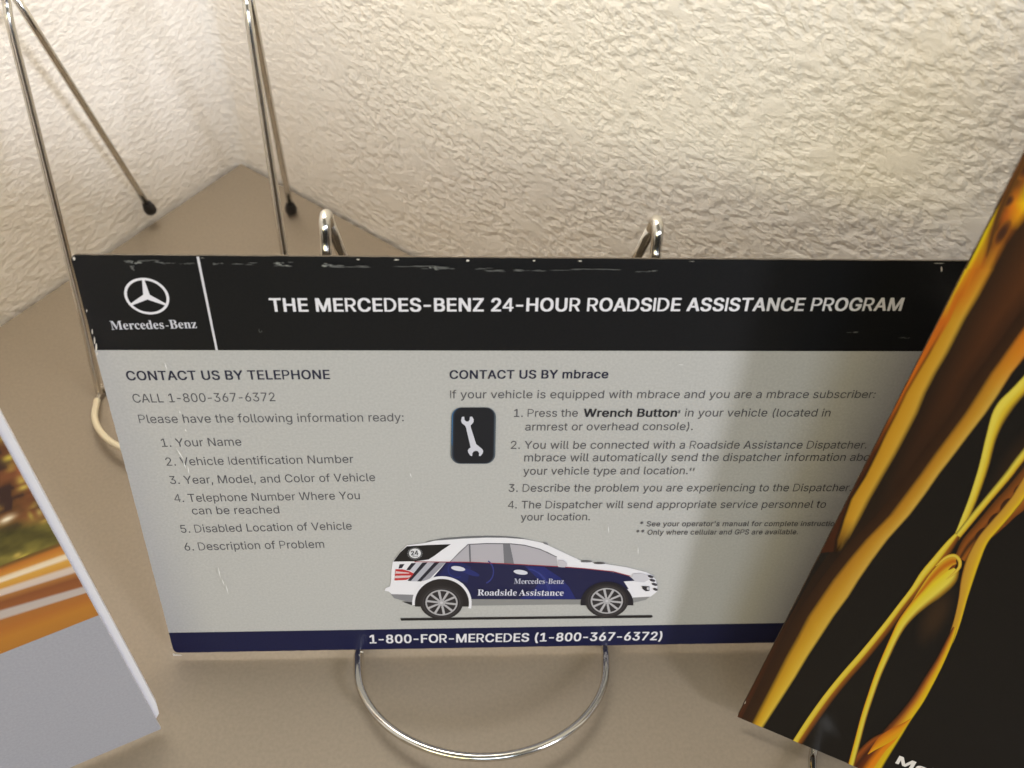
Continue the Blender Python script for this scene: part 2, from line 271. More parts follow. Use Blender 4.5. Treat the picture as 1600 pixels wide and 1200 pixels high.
67: [510,172,267,-7,225,-3,186,7,150,25,119,49,92,79,70,115,53,157,44,203,40,254,44,305,53,352,70,393,92,429,119,459,150,484,186,501,225,512,267,516,293,514,317,511,340,504,362,496,383,485,402,471,419,456,435,438,448,418,459,397,467,373,473,348,408,348,404,365,397,380,389,395,380,407,369,418,357,428,344,437,330,444,315,449,300,453,284,455,267,456,237,453,209,445,184,432,161,414,141,391,125,364,113,332,106,295,103,254,106,213,113,177,125,145,141,117,161,94,184,76,210,63,237,56,267,53,284,54,300,56,315,60,330,65,344,72,357,81,369,90,380,102,389,114,397,128,404,144,408,160,473,160,467,135,459,112,448,91,435,71,420,53,402,38,383,24,363,13,341,5,317,-2,293,-6,17,19,18,17,20,19,16,20,17,16,21,20,16,22,21,15,22,16,15,23,22,15,24,23,14,24,15,14,25,24,13,44,14,44,43,14,43,25,14,42,25,43,42,26,25,41,26,42,13,45,44,40,26,41,39,26,40,13,46,45,38,26,39,38,27,26,37,27,38,13,47,46,12,47,13,36,27,37,35,27,36,35,28,27,12,48,47,34,28,35,34,29,28,33,29,34,11,48,12,11,49,48,32,29,33,32,30,29,31,30,32,11,50,49,10,50,11,10,51,50,9,51,10,9,52,51,8,52,9,8,53,52,8,54,53,7,54,8,7,55,54,72,74,73,72,75,74,6,55,7,6,56,55,71,75,72,71,76,75,70,76,71,6,57,56,5,57,6,69,76,70,69,77,76,68,77,69,5,58,57,68,78,77,67,78,68,66,78,67,4,58,5,4,59,58,65,78,66,65,79,78,64,79,65,4,60,59,63,79,64,62,79,63,4,61,60,61,79,62,61,80,79,4,80,61,3,80,4,3,81,80,2,81,3,2,82,81,2,83,82,1,83,2,1,84,83,1,85,84,0,85,1],
68: [492,76,47,0,200,-1,248,4,294,18,337,42,374,74,405,112,427,156,441,204,446,254,441,304,427,352,405,396,374,434,337,466,294,490,248,504,200,509,47,509,93,42,200,42,239,46,276,58,310,78,340,104,365,136,383,173,394,213,398,254,394,295,383,335,365,372,340,404,310,430,276,450,239,462,200,466,93,467,16,17,18,16,18,37,37,18,0,15,16,37,14,15,37,14,37,36,19,37,0,13,14,35,35,14,36,13,35,34,13,34,33,12,13,33,12,33,32,12,32,31,11,12,31,11,31,30,10,11,30,10,30,29,9,10,29,9,29,28,8,9,28,8,28,27,8,27,26,7,8,26,7,26,25,6,7,25,6,25,24,5,6,24,5,24,23,5,23,22,4,5,22,4,22,21,4,21,20,3,4,20,3,20,19,3,19,0,2,3,0,1,2,0],
69: [419,24,60,0,60,509,372,509,372,452,125,452,125,286,355,286,355,229,125,229,125,57,375,57,375,0,0,4,1,4,2,1,4,3,2,0,5,4,0,8,5,8,6,5,8,7,6,0,9,8,0,10,9,0,11,10],
70: [410,20,60,0,60,509,369,509,369,452,125,452,125,278,346,278,346,221,125,221,125,0,0,4,1,4,2,1,4,3,2,0,5,4,0,8,5,8,6,5,8,7,6,0,9,8],
71: [520,168,269,-7,225,-3,185,7,149,25,118,49,91,79,69,116,53,157,43,203,40,254,43,305,53,352,69,393,91,429,117,459,149,484,184,501,223,512,265,516,291,514,316,510,340,504,363,494,384,483,403,469,421,453,436,436,449,416,460,395,468,373,474,349,408,349,402,365,395,379,387,393,378,406,368,417,356,427,344,436,330,443,315,448,300,453,283,455,265,456,236,453,209,445,183,432,160,414,141,392,125,364,113,332,106,295,103,254,106,213,113,177,125,145,141,117,161,95,184,76,210,63,238,56,269,53,296,55,322,61,345,71,365,85,382,102,396,123,407,147,413,173,415,202,434,199,283,199,283,256,478,256,478,200,475,160,466,124,451,91,431,62,406,38,377,19,344,5,308,-4,17,19,18,17,20,19,16,20,17,16,21,20,16,22,21,15,22,16,15,23,22,14,23,15,14,24,23,14,25,24,13,44,14,44,43,14,43,25,14,42,25,43,41,25,42,41,26,25,13,45,44,40,26,41,39,26,40,13,46,45,38,26,39,38,27,26,37,27,38,13,47,46,12,47,13,36,27,37,35,27,36,35,28,27,12,48,47,34,28,35,34,29,28,11,48,12,33,29,34,11,49,48,32,29,33,32,30,29,31,30,32,11,50,49,10,50,11,10,51,50,9,51,10,9,52,51,72,74,73,72,70,74,70,75,74,8,52,9,8,53,52,8,54,53,7,54,8,72,69,70,71,75,70,71,76,75,69,71,72,69,76,71,7,55,54,68,76,69,68,77,76,6,55,7,67,77,68,6,56,55,67,78,77,66,78,67,6,57,56,5,57,6,65,78,66,5,58,57,65,79,78,64,79,65,4,58,5,4,59,58,63,79,64,4,60,59,63,80,79,62,80,63,4,61,60,61,80,62,4,80,61,3,80,4,3,81,80,2,81,3,2,82,81,1,82,2,1,83,82,0,83,1],
72: [517,24,60,0,60,509,125,509,125,289,392,289,392,509,457,509,457,0,392,0,392,232,125,232,125,0,0,2,1,0,3,2,4,6,5,4,7,6,0,10,3,10,4,3,10,9,4,9,7,4,0,11,10,8,7,9],
73: [140,8,47,0,93,0,93,509,47,509,1,2,3,1,3,0],
76: [393,12,60,0,60,509,125,509,125,57,361,57,361,0,0,2,1,0,3,2,0,4,3,0,5,4],
77: [628,176,60,0,60,509,152,509,277,187,280,179,284,170,287,159,291,147,295,135,299,123,303,110,307,97,311,84,315,71,319,60,322,49,307,49,311,59,314,71,318,83,322,95,326,108,330,121,334,134,338,146,342,158,346,169,349,179,352,187,476,509,568,509,568,0,504,0,504,291,504,302,504,314,504,327,505,340,505,354,505,369,505,383,506,398,506,413,506,428,507,443,507,457,513,457,508,441,503,425,498,409,492,393,487,378,482,363,477,348,472,335,467,322,463,310,459,300,456,291,342,0,286,0,170,291,167,300,163,310,159,321,155,333,150,347,145,361,140,376,134,392,129,408,124,424,118,441,112,457,119,457,119,444,120,430,120,416,120,401,121,386,121,372,121,357,121,342,122,328,122,315,122,302,122,291,122,0,0,73,1,73,2,1,73,74,2,74,3,2,28,45,29,45,30,29,45,46,30,46,31,30,0,72,73,75,3,74,28,44,45,47,31,46,76,3,75,28,48,44,48,43,44,48,43,47,43,31,47,0,76,72,76,71,72,0,77,76,71,3,76,42,31,43,28,49,48,70,3,71,0,78,77,41,31,42,28,50,49,69,3,70,0,79,78,40,31,41,28,51,50,68,3,69,0,80,79,39,31,40,28,52,51,67,3,68,0,81,80,38,31,39,28,53,52,66,3,67,0,82,81,37,31,38,28,54,53,65,3,66,0,83,82,36,31,37,28,55,54,64,3,65,0,84,83,35,31,36,28,56,55,63,3,64,0,85,84,34,31,35,28,57,56,62,3,63,0,86,85,33,31,34,28,58,57,61,3,62,0,87,86,60,3,61,28,59,58,32,31,33,60,4,3,27,59,28,60,5,4,26,59,27,60,6,5,25,59,26,60,7,6,24,59,25,60,8,7,23,59,24,60,9,8,22,59,23,60,10,9,21,59,22,60,11,10,20,59,21,60,12,11,19,59,20,60,18,12,18,13,12,18,13,19,13,59,19,14,59,13,60,17,18,15,59,14,60,16,17,60,15,16,60,59,15],
78: [523,96,60,0,60,509,136,509,343,183,349,174,355,163,363,151,371,137,379,122,388,107,396,90,405,73,414,55,405,54,403,72,402,90,401,108,400,126,399,142,399,157,399,171,399,184,399,195,399,509,463,509,463,0,387,0,202,290,194,303,186,317,177,331,168,346,159,363,148,381,136,402,123,425,108,452,119,454,120,429,121,406,122,384,123,363,124,345,124,328,125,313,125,301,125,291,125,0,0,36,1,36,2,1,36,37,2,37,3,2,22,24,23,22,25,24,38,3,37,0,38,36,38,35,36,0,39,38,35,3,38,34,3,35,0,40,39,33,3,34,0,41,40,32,3,33,0,42,41,31,3,32,30,3,31,0,43,42,29,3,30,0,44,43,28,3,29,0,45,44,27,3,28,0,46,45,0,47,46,26,3,27,21,25,22,20,25,21,26,4,3,26,5,4,19,25,20,26,6,5,18,25,19,26,7,6,17,25,18,26,8,7,16,25,17,26,9,8,15,25,16,26,10,9,14,11,15,11,25,15,26,14,10,14,11,10,12,25,11,26,13,14,13,25,12,26,25,13],
79: [533,144,267,-7,225,-3,186,7,150,25,119,49,92,79,70,115,53,157,44,203,40,254,44,305,53,352,70,393,92,429,119,459,150,484,186,501,225,512,267,516,309,512,348,501,384,484,415,459,442,429,464,393,480,352,490,305,493,254,490,203,480,157,464,115,442,79,415,49,384,25,348,7,309,-3,267,53,296,55,324,63,349,76,372,94,392,116,408,144,420,176,428,213,430,254,428,295,420,332,408,365,392,392,372,415,349,433,324,446,296,453,267,456,237,453,210,445,184,433,161,415,142,392,125,364,113,332,106,295,103,254,106,213,113,176,125,144,142,117,161,94,184,76,210,63,237,55,17,19,18,16,19,17,16,20,19,15,20,16,15,21,20,14,21,15,14,22,21,13,55,14,55,54,14,54,22,14,54,53,22,53,23,22,52,23,53,13,56,55,51,23,52,13,57,56,50,23,51,13,58,57,50,24,23,12,58,13,49,24,50,12,59,58,11,59,12,49,25,24,48,25,49,11,60,59,47,25,48,11,61,60,10,61,11,47,26,25,46,26,47,10,62,61,9,62,10,46,27,26,45,27,46,9,63,62,8,63,9,8,64,63,44,27,45,44,28,27,8,65,64,43,28,44,7,65,8,43,29,28,7,66,65,42,29,43,6,66,7,42,30,29,6,67,66,41,30,42,6,68,67,40,30,41,5,68,6,40,31,30,5,69,68,39,31,40,39,32,31,4,69,5,4,70,69,38,32,39,4,71,70,37,32,38,4,36,71,36,32,37,4,32,36,4,33,32,3,33,4,2,33,3,2,34,33,1,34,2,1,35,34,1,0,35],
80: [436,68,47,0,93,0,93,509,47,509,93,206,230,206,273,211,313,226,347,250,374,282,390,318,396,357,390,396,374,432,347,464,313,488,273,503,230,508,93,509,93,467,230,467,261,463,290,452,314,435,333,412,345,385,349,357,345,329,333,302,314,279,290,262,261,251,230,247,93,247,1,2,3,1,3,0,17,18,19,16,17,19,15,16,19,14,15,20,20,15,19,14,20,21,13,14,21,13,21,22,13,22,23,13,23,24,12,13,24,12,24,25,11,12,25,11,25,26,10,11,26,10,26,27,10,27,28,9,10,28,9,28,29,8,9,29,8,29,30,8,30,31,8,31,32,7,8,32,7,32,33,7,33,4,6,7,4,5,6,4],
82: [446,76,47,0,93,0,93,509,47,509,93,206,230,206,273,211,313,226,347,250,374,282,390,318,396,357,390,396,374,432,347,464,313,488,273,503,230,508,93,509,93,467,230,467,261,463,290,452,314,435,333,412,345,385,349,357,345,329,333,302,314,279,290,262,261,251,230,247,93,247,220,206,272,206,398,0,343,0,1,2,3,1,3,0,17,18,19,16,17,19,15,16,19,14,15,20,20,15,19,14,20,21,13,14,21,13,21,22,13,22,23,13,23,24,12,13,24,12,24,25,11,12,25,11,25,26,10,11,26,10,26,27,10,27,28,9,10,28,9,28,29,8,9,29,8,29,30,8,30,31,8,31,32,7,8,32,7,32,33,7,33,4,6,7,4,5,6,4,37,34,35,37,35,36],
83: [447,218,224,-9,188,-7,156,-1,128,9,102,23,81,40,64,60,51,83,42,109,38,137,104,137,108,118,114,102,123,88,136,76,150,66,166,59,185,53,204,50,224,49,246,50,267,54,286,60,303,69,317,79,329,92,338,106,344,122,346,139,344,154,340,168,332,179,322,189,310,197,296,205,280,211,263,217,245,222,184,239,145,253,112,269,86,289,67,313,56,341,52,372,54,400,62,425,75,448,92,468,113,484,138,498,165,508,195,514,227,516,259,514,289,508,316,498,340,484,360,468,377,449,390,427,398,403,401,378,337,378,332,402,320,421,302,437,280,449,254,456,225,459,204,457,185,454,167,448,152,440,139,430,129,418,121,405,117,391,115,376,117,359,122,345,131,334,142,324,155,315,169,308,184,302,198,297,212,293,264,279,279,275,295,270,312,264,328,256,344,248,359,238,372,226,384,213,395,198,402,180,407,161,408,139,406,112,399,87,386,64,370,43,349,25,323,11,294,0,261,-7,52,54,53,51,54,52,51,55,54,50,55,51,50,56,55,49,56,50,49,57,56,48,57,49,48,58,57,48,59,58,47,70,48,70,69,48,69,59,48,68,59,69,47,71,70,67,59,68,47,72,71,66,59,67,66,60,59,46,72,47,46,73,72,46,74,73,65,60,66,46,75,74,65,61,60,45,75,46,64,61,65,45,76,75,45,77,76,64,62,61,63,62,64,44,77,45,44,78,77,44,79,78,43,79,44,43,80,79,43,81,80,42,81,43,42,82,81,42,83,82,42,84,83,41,84,42,41,85,84,41,86,85,41,87,86,41,88,87,40,88,41,40,89,88,40,90,89,40,91,90,39,91,40,39,92,91,39,93,92,38,93,39,38,94,93,37,94,38,37,95,94,37,96,95,36,96,37,35,96,36,35,97,96,34,97,35,33,97,34,33,98,97,32,98,33,31,98,32,31,99,98,30,99,31,29,99,30,29,100,99,28,100,29,27,100,28,27,101,100,8,10,9,8,11,10,26,101,27,8,12,11,26,102,101,7,12,8,25,102,26,7,13,12,24,102,25,7,14,13,24,103,102,6,14,7,23,103,24,6,15,14,22,103,23,6,16,15,22,104,103,21,104,22,5,16,6,5,17,16,20,104,21,5,18,17,19,104,20,5,19,18,5,104,19,5,105,104,4,105,5,4,106,105,3,106,4,3,107,106,2,107,3,2,108,107,1,108,2,1,0,108],
84: [449,16,32,452,32,509,417,509,417,452,257,452,257,0,193,0,193,452,0,2,1,0,3,2,7,3,0,6,4,7,4,3,7,6,5,4],
85: [517,84,259,-8,220,-6,186,2,154,15,126,33,103,55,85,80,71,108,63,140,60,173,60,509,124,509,124,178,126,155,132,133,141,113,153,95,169,80,187,68,208,59,232,53,259,52,285,53,309,59,331,68,349,80,364,95,377,113,385,133,391,155,393,178,393,509,457,509,457,173,454,140,446,108,433,80,414,55,391,33,363,15,332,2,297,-6,9,11,10,9,12,11,30,32,31,30,33,32,9,13,12,29,33,30,8,13,9,29,34,33,8,14,13,28,34,29,7,14,8,28,35,34,27,35,28,7,15,14,7,16,15,26,35,27,6,16,7,26,36,35,6,17,16,25,36,26,6,18,17,24,36,25,5,18,6,24,37,36,5,19,18,23,37,24,5,20,19,22,37,23,22,38,37,4,20,5,4,21,20,21,38,22,4,38,21,3,38,4,3,39,38,2,39,3,2,40,39,1,40,2,1,41,40,0,41,1],
86: [480,40,204,0,16,509,84,509,192,206,199,187,207,164,215,137,225,106,236,71,248,31,235,31,247,71,257,107,267,138,276,165,283,187,290,206,395,509,463,509,278,0,0,2,1,0,3,2,16,18,17,16,19,18,0,4,3,15,19,16,14,19,15,0,5,4,13,19,14,0,6,5,12,19,13,0,7,6,11,19,12,0,8,7,10,9,11,9,19,11,0,9,8,0,19,9],
87: [686,128,155,0,16,509,82,509,163,196,167,179,172,162,175,145,179,128,183,111,187,94,190,76,194,58,197,40,189,40,193,58,196,76,200,94,203,111,207,128,211,145,215,162,220,179,224,196,306,509,380,509,462,196,466,179,470,162,474,145,478,128,482,111,486,94,490,76,494,58,497,40,488,40,492,58,495,76,499,94,503,111,506,128,510,145,515,162,519,179,523,196,603,509,670,509,530,0,455,0,368,323,362,345,357,368,351,391,346,417,341,445,336,475,350,475,345,446,340,420,335,395,330,371,324,347,318,323,230,0,0,2,1,0,3,2,22,55,23,55,24,23,55,56,24,56,25,24,44,46,45,44,47,46,22,54,55,57,25,56,58,53,57,53,25,57,22,58,54,58,53,54,22,59,58,52,25,53,22,60,59,51,25,52,22,61,60,50,25,51,22,62,61,49,25,50,22,63,62,48,25,49,0,4,3,21,63,22,48,26,25,43,47,44,0,5,4,20,63,21,48,27,26,42,47,43,0,6,5,19,63,20,48,28,27,41,47,42,0,7,6,18,63,19,48,29,28,40,47,41,0,8,7,17,63,18,48,30,29,39,47,40,0,9,8,16,63,17,48,31,30,38,47,39,0,10,9,15,63,16,48,32,31,37,47,38,0,14,10,14,11,10,48,36,32,36,33,32,14,11,15,11,63,15,36,33,37,33,47,37,12,63,11,34,47,33,0,13,14,48,35,36,0,12,13,0,63,12,48,34,35,48,47,34],
89: [472,44,203,0,203,208,16,509,91,509,192,344,203,327,213,309,222,292,231,274,240,254,250,230,224,230,233,254,242,275,251,293,260,310,270,327,280,344,381,509,455,509,268,208,268,0,1,3,2,1,4,3,17,19,18,17,20,19,1,5,4,16,20,17,15,20,16,1,6,5,14,20,15,1,7,6,13,20,14,1,8,7,12,9,13,9,20,13,1,12,8,12,9,8,1,11,12,10,20,9,1,10,11,1,20,10,0,20,1,0,21,20],
90: [438,72,42,0,42,46,273,385,284,400,295,415,306,431,318,446,329,461,341,476,348,454,327,453,306,453,285,452,265,452,244,452,223,452,40,452,40,509,397,509,397,462,169,129,157,113,146,97,134,81,122,65,110,49,97,33,90,54,111,55,131,56,152,57,173,57,193,57,214,57,399,57,399,0,16,18,17,16,8,18,8,19,18,16,7,8,9,19,8,9,20,19,16,11,7,11,6,7,10,20,9,11,6,10,6,20,10,16,12,11,16,13,12,16,14,13,16,15,14,5,20,6,4,20,5,3,20,4,2,20,3,1,20,2,1,21,20,1,22,21,1,23,22,1,24,23,1,27,24,27,28,24,28,25,24,32,34,33,32,35,34,31,35,32,30,35,31,29,35,30,28,35,29,25,35,28,1,26,27,26,35,25,0,26,1,0,35,26],
97: [389,248,160,-9,137,-7,115,-3,94,5,76,15,60,29,48,45,38,63,32,84,30,108,32,128,36,146,43,161,53,174,64,184,78,193,92,200,108,206,125,211,143,214,161,217,178,220,200,223,218,225,234,227,247,229,257,231,265,235,271,240,274,246,276,255,276,257,275,272,272,285,267,297,260,307,251,315,240,322,227,327,212,330,196,331,178,330,163,327,149,322,137,316,127,309,118,301,110,292,104,283,100,274,41,291,51,313,64,331,79,346,95,358,114,368,133,375,153,380,173,383,194,384,208,384,223,382,239,379,255,375,271,369,286,360,300,350,312,336,322,320,330,301,335,278,337,251,337,0,277,0,277,52,272,52,267,43,260,34,252,25,242,16,229,8,215,1,199,-4,181,-7,170,45,192,47,211,51,228,59,242,68,254,80,263,93,270,108,274,122,276,138,276,190,272,187,267,184,259,182,251,180,241,178,231,176,221,174,210,173,200,171,191,170,182,169,175,168,161,166,147,163,134,159,122,153,112,147,103,139,97,130,93,118,92,105,93,93,96,82,102,72,109,64,119,57,130,52,142,48,156,46,58,60,59,58,61,60,57,61,58,57,62,61,56,62,57,56,63,62,55,63,56,55,64,63,55,65,64,54,65,55,54,66,65,53,66,54,53,67,66,52,67,53,52,40,67,40,39,67,39,68,67,51,41,52,41,40,52,51,42,41,38,68,39,51,43,42,37,68,38,51,44,43,36,68,37,36,69,68,51,45,44,35,69,36,50,45,51,50,46,45,34,69,35,34,70,69,50,47,46,33,70,34,50,48,47,49,48,50,32,70,33,32,71,70,31,71,32,30,71,31,29,71,30,29,72,71,28,72,29,27,72,28,26,94,27,94,72,27,25,94,26,24,94,25,23,94,24,22,94,23,21,94,22,20,94,21,19,94,20,18,94,19,17,94,18,16,94,17,15,94,16,14,94,15,14,95,94,93,72,94,14,96,95,14,97,96,13,97,14,13,98,97,13,99,98,13,100,99,13,101,100,13,102,101,12,102,13,12,103,102,12,104,103,12,105,104,12,106,105,12,107,106,12,108,107,12,109,108,11,109,12,11,110,109,11,111,110,11,112,111,10,112,11,10,113,112,92,72,93,10,114,113,9,114,10,91,72,92,9,115,114,8,115,9,90,72,91,8,116,115,89,72,90,8,117,116,7,117,8,7,118,117,88,74,89,74,72,89,7,119,118,87,74,88,7,120,119,6,120,7,86,75,87,75,74,87,6,121,120,6,122,121,86,76,75,73,72,74,85,76,86,6,123,122,84,76,85,6,84,123,6,76,84,5,76,6,5,77,76,5,78,77,4,78,5,4,79,78,4,80,79,3,80,4,3,81,80,2,81,3,2,82,81,1,82,2,1,83,82,0,83,1],
98: [424,158,229,-8,208,-7,189,-3,172,4,159,12,147,21,138,31,130,41,123,50,118,59,112,59,112,0,53,0,53,509,114,509,114,319,118,319,123,327,130,336,137,346,147,355,158,364,171,373,188,379,207,383,229,384,259,382,287,374,313,361,335,342,354,320,370,293,381,261,388,227,390,189,388,151,381,116,370,84,355,57,336,34,313,16,288,3,260,-6,220,47,242,49,262,55,279,66,294,80,306,97,316,117,323,139,327,163,328,189,327,215,323,239,316,261,307,281,295,298,280,311,262,322,243,328,220,330,198,328,178,322,161,312,147,299,134,282,125,263,118,241,114,216,113,189,114,162,118,138,125,115,135,95,147,78,162,65,179,55,198,49,12,14,13,12,15,14,24,26,25,23,26,24,23,27,26,22,27,23,22,28,27,21,28,22,20,28,21,20,29,28,19,29,20,18,29,19,18,61,29,61,30,29,17,61,18,17,62,61,60,30,61,17,63,62,59,30,60,16,63,17,16,64,63,58,30,59,58,31,30,12,16,15,12,68,16,68,67,16,67,66,16,66,65,16,65,64,16,57,31,58,56,31,57,56,32,31,55,32,56,55,33,32,54,33,55,12,69,68,53,33,54,53,34,33,12,70,69,52,34,53,12,71,70,51,34,52,51,35,34,50,35,51,12,72,71,50,36,35,49,36,50,12,73,72,48,36,49,48,37,36,12,74,73,47,37,48,12,10,74,10,75,74,47,38,37,46,38,47,10,76,75,45,38,46,10,9,76,9,77,76,12,11,10,8,77,9,45,39,38,44,39,45,8,78,77,7,78,8,43,39,44,7,43,78,7,39,43,6,39,7,6,40,39,5,40,6,4,40,5,4,41,40,3,41,4,2,41,3,2,42,41,1,42,2,1,0,42],
99: [396,172,207,-8,174,-5,144,3,117,16,93,35,72,58,56,85,44,116,37,150,34,187,37,225,44,260,56,291,72,318,93,341,117,360,144,374,174,382,207,384,226,384,243,381,260,377,276,371,291,364,305,356,318,346,330,335,340,322,349,308,356,293,362,277,303,262,300,272,295,281,290,289,284,297,278,304,270,311,261,316,252,321,242,325,231,328,220,329,207,330,184,328,163,321,145,310,130,296,118,278,108,258,102,236,98,212,96,187,98,163,102,139,108,117,118,97,130,80,145,66,163,55,184,49,207,46,220,47,232,49,243,52,253,55,262,60,271,66,279,73,285,80,292,89,297,98,301,107,304,117,363,102,357,86,350,70,341,56,331,43,319,32,306,21,292,12,277,5,261,-1,244,-5,226,-7,17,19,18,17,20,19,16,20,17,16,21,20,16,22,21,15,22,16,15,23,22,15,24,23,14,24,15,14,25,24,14,26,25,13,43,14,43,26,14,43,42,26,42,27,26,13,44,43,41,27,42,13,45,44,40,27,41,39,27,40,39,28,27,13,46,45,38,28,39,12,46,13,37,28,38,36,28,37,12,47,46,36,29,28,35,29,36,34,29,35,12,48,47,34,30,29,11,48,12,33,30,34,32,30,33,11,49,48,32,31,30,10,49,11,10,50,49,10,51,50,9,51,10,9,52,51,8,52,9,8,53,52,8,54,53,7,54,8,7,55,54,7,56,55,72,74,73,6,56,7,71,74,72,71,75,74,70,75,71,6,57,56,69,75,70,69,76,75,5,57,6,5,58,57,68,76,69,67,76,68,67,77,76,66,77,67,5,59,58,65,77,66,4,59,5,65,78,77,64,78,65,4,60,59,63,78,64,62,78,63,4,61,60,61,78,62,4,78,61,4,79,78,3,79,4,3,80,79,3,81,80,2,81,3,2,82,81,2,83,82,1,83,2,1,84,83,1,85,84,0,85,1],
100: [424,158,195,-8,165,-6,137,3,111,16,89,34,70,57,55,84,43,116,36,151,34,189,36,227,43,261,55,293,70,320,89,342,112,361,137,374,165,382,196,384,218,383,237,379,253,373,267,364,278,355,287,346,295,336,301,327,306,319,311,319,311,509,372,509,372,0,313,0,313,59,307,59,301,50,295,41,287,31,277,21,266,12,252,4,236,-3,217,-7,205,47,226,49,246,55,263,65,278,78,290,95,299,115,306,138,310,162,312,189,310,216,306,241,300,263,290,282,278,299,263,312,246,322,227,328,205,330,182,328,162,322,145,311,130,298,118,281,108,261,102,239,98,215,96,189,98,163,102,139,109,117,118,97,130,80,145,66,162,55,182,49,28,30,29,28,31,30,17,19,18,17,20,19,16,20,17,16,21,20,15,21,16,15,22,21,15,23,22,14,23,15,14,24,23,14,25,24,13,61,14,61,25,14,61,26,25,13,62,61,60,26,61,59,26,60,13,63,62,59,27,26,58,27,59,13,64,63,12,64,13,58,28,27,58,57,28,57,56,28,56,55,28,55,54,28,54,31,28,12,65,64,12,66,65,11,66,12,11,67,66,10,67,11,10,68,67,53,31,54,10,69,68,9,69,10,52,31,53,9,70,69,9,71,70,51,31,52,8,71,9,8,72,71,50,31,51,7,72,8,7,73,72,49,31,50,7,74,73,6,74,7,48,31,49,6,75,74,47,33,48,33,31,48,5,75,6,5,76,75,46,33,47,5,77,76,45,34,46,34,33,46,45,35,34,32,31,33,4,77,5,4,78,77,44,35,45,44,36,35,4,43,78,43,36,44,4,36,43,4,37,36,3,37,4,3,38,37,3,39,38,2,39,3,2,40,39,2,41,40,1,41,2,1,42,41,0,42,1],
101: [404,164,212,-8,177,-5,145,3,117,16,92,35,72,58,56,85,44,116,37,150,34,187,36,224,44,258,55,290,71,317,91,340,115,359,142,373,172,382,205,384,226,383,246,380,266,374,285,366,303,355,319,341,334,324,347,305,357,282,365,256,370,227,371,194,371,169,75,169,75,221,338,221,310,202,308,226,304,248,298,269,288,286,277,301,263,314,246,323,227,328,205,330,183,328,164,323,146,313,131,301,119,286,109,270,102,251,97,231,96,211,96,178,98,151,102,127,110,106,121,88,135,73,151,61,169,53,190,48,212,46,227,47,241,49,254,53,265,58,276,65,285,73,294,82,300,93,306,105,365,91,358,72,348,55,335,39,320,26,302,14,283,4,261,-3,237,-7,17,19,18,17,20,19,16,20,17,16,21,20,16,22,21,15,22,16,15,23,22,14,23,15,14,24,23,14,25,24,13,45,14,45,44,14,44,25,14,43,25,44,42,25,43,13,46,45,42,26,25,41,26,42,13,47,46,12,47,13,40,26,41,12,48,47,40,27,26,39,27,40,12,49,48,11,49,12,11,50,49,38,27,39,38,28,27,11,51,50,37,28,38,10,51,11,37,29,28,10,52,51,36,29,37,10,33,52,33,53,52,36,34,29,34,30,29,35,34,36,9,33,10,9,32,33,53,34,33,53,30,34,54,30,53,54,31,30,8,32,9,55,31,54,8,31,32,8,55,31,8,56,55,7,56,8,7,57,56,6,57,7,6,58,57,71,73,72,70,73,71,70,74,73,6,59,58,5,59,6,69,74,70,5,60,59,68,74,69,68,75,74,67,75,68,5,61,60,66,75,67,4,61,5,66,76,75,4,62,61,65,76,66,64,76,65,4,63,62,63,76,64,4,76,63,4,77,76,3,77,4,3,78,77,2,78,3,2,79,78,2,80,79,1,80,2,1,81,80,0,81,1],
102: [254,70,228,379,228,327,6,327,6,379,81,0,81,432,82,452,87,470,96,486,107,499,120,510,135,519,152,525,169,529,187,530,201,530,212,529,222,527,231,525,238,523,243,521,227,468,224,470,220,471,215,472,209,473,202,474,195,474,178,472,164,468,154,460,147,449,143,435,142,419,142,0,13,15,14,13,16,15,12,16,13,12,17,16,12,18,17,11,18,12,11,19,18,11,20,19,11,21,20,10,21,11,9,23,10,23,22,10,22,21,10,8,25,9,25,24,9,24,23,9,7,27,8,27,26,8,26,25,8,7,28,27,7,29,28,6,29,7,6,30,29,6,31,30,5,31,6,5,32,31,5,33,32,4,33,5,4,34,33,2,0,3,2,1,0],
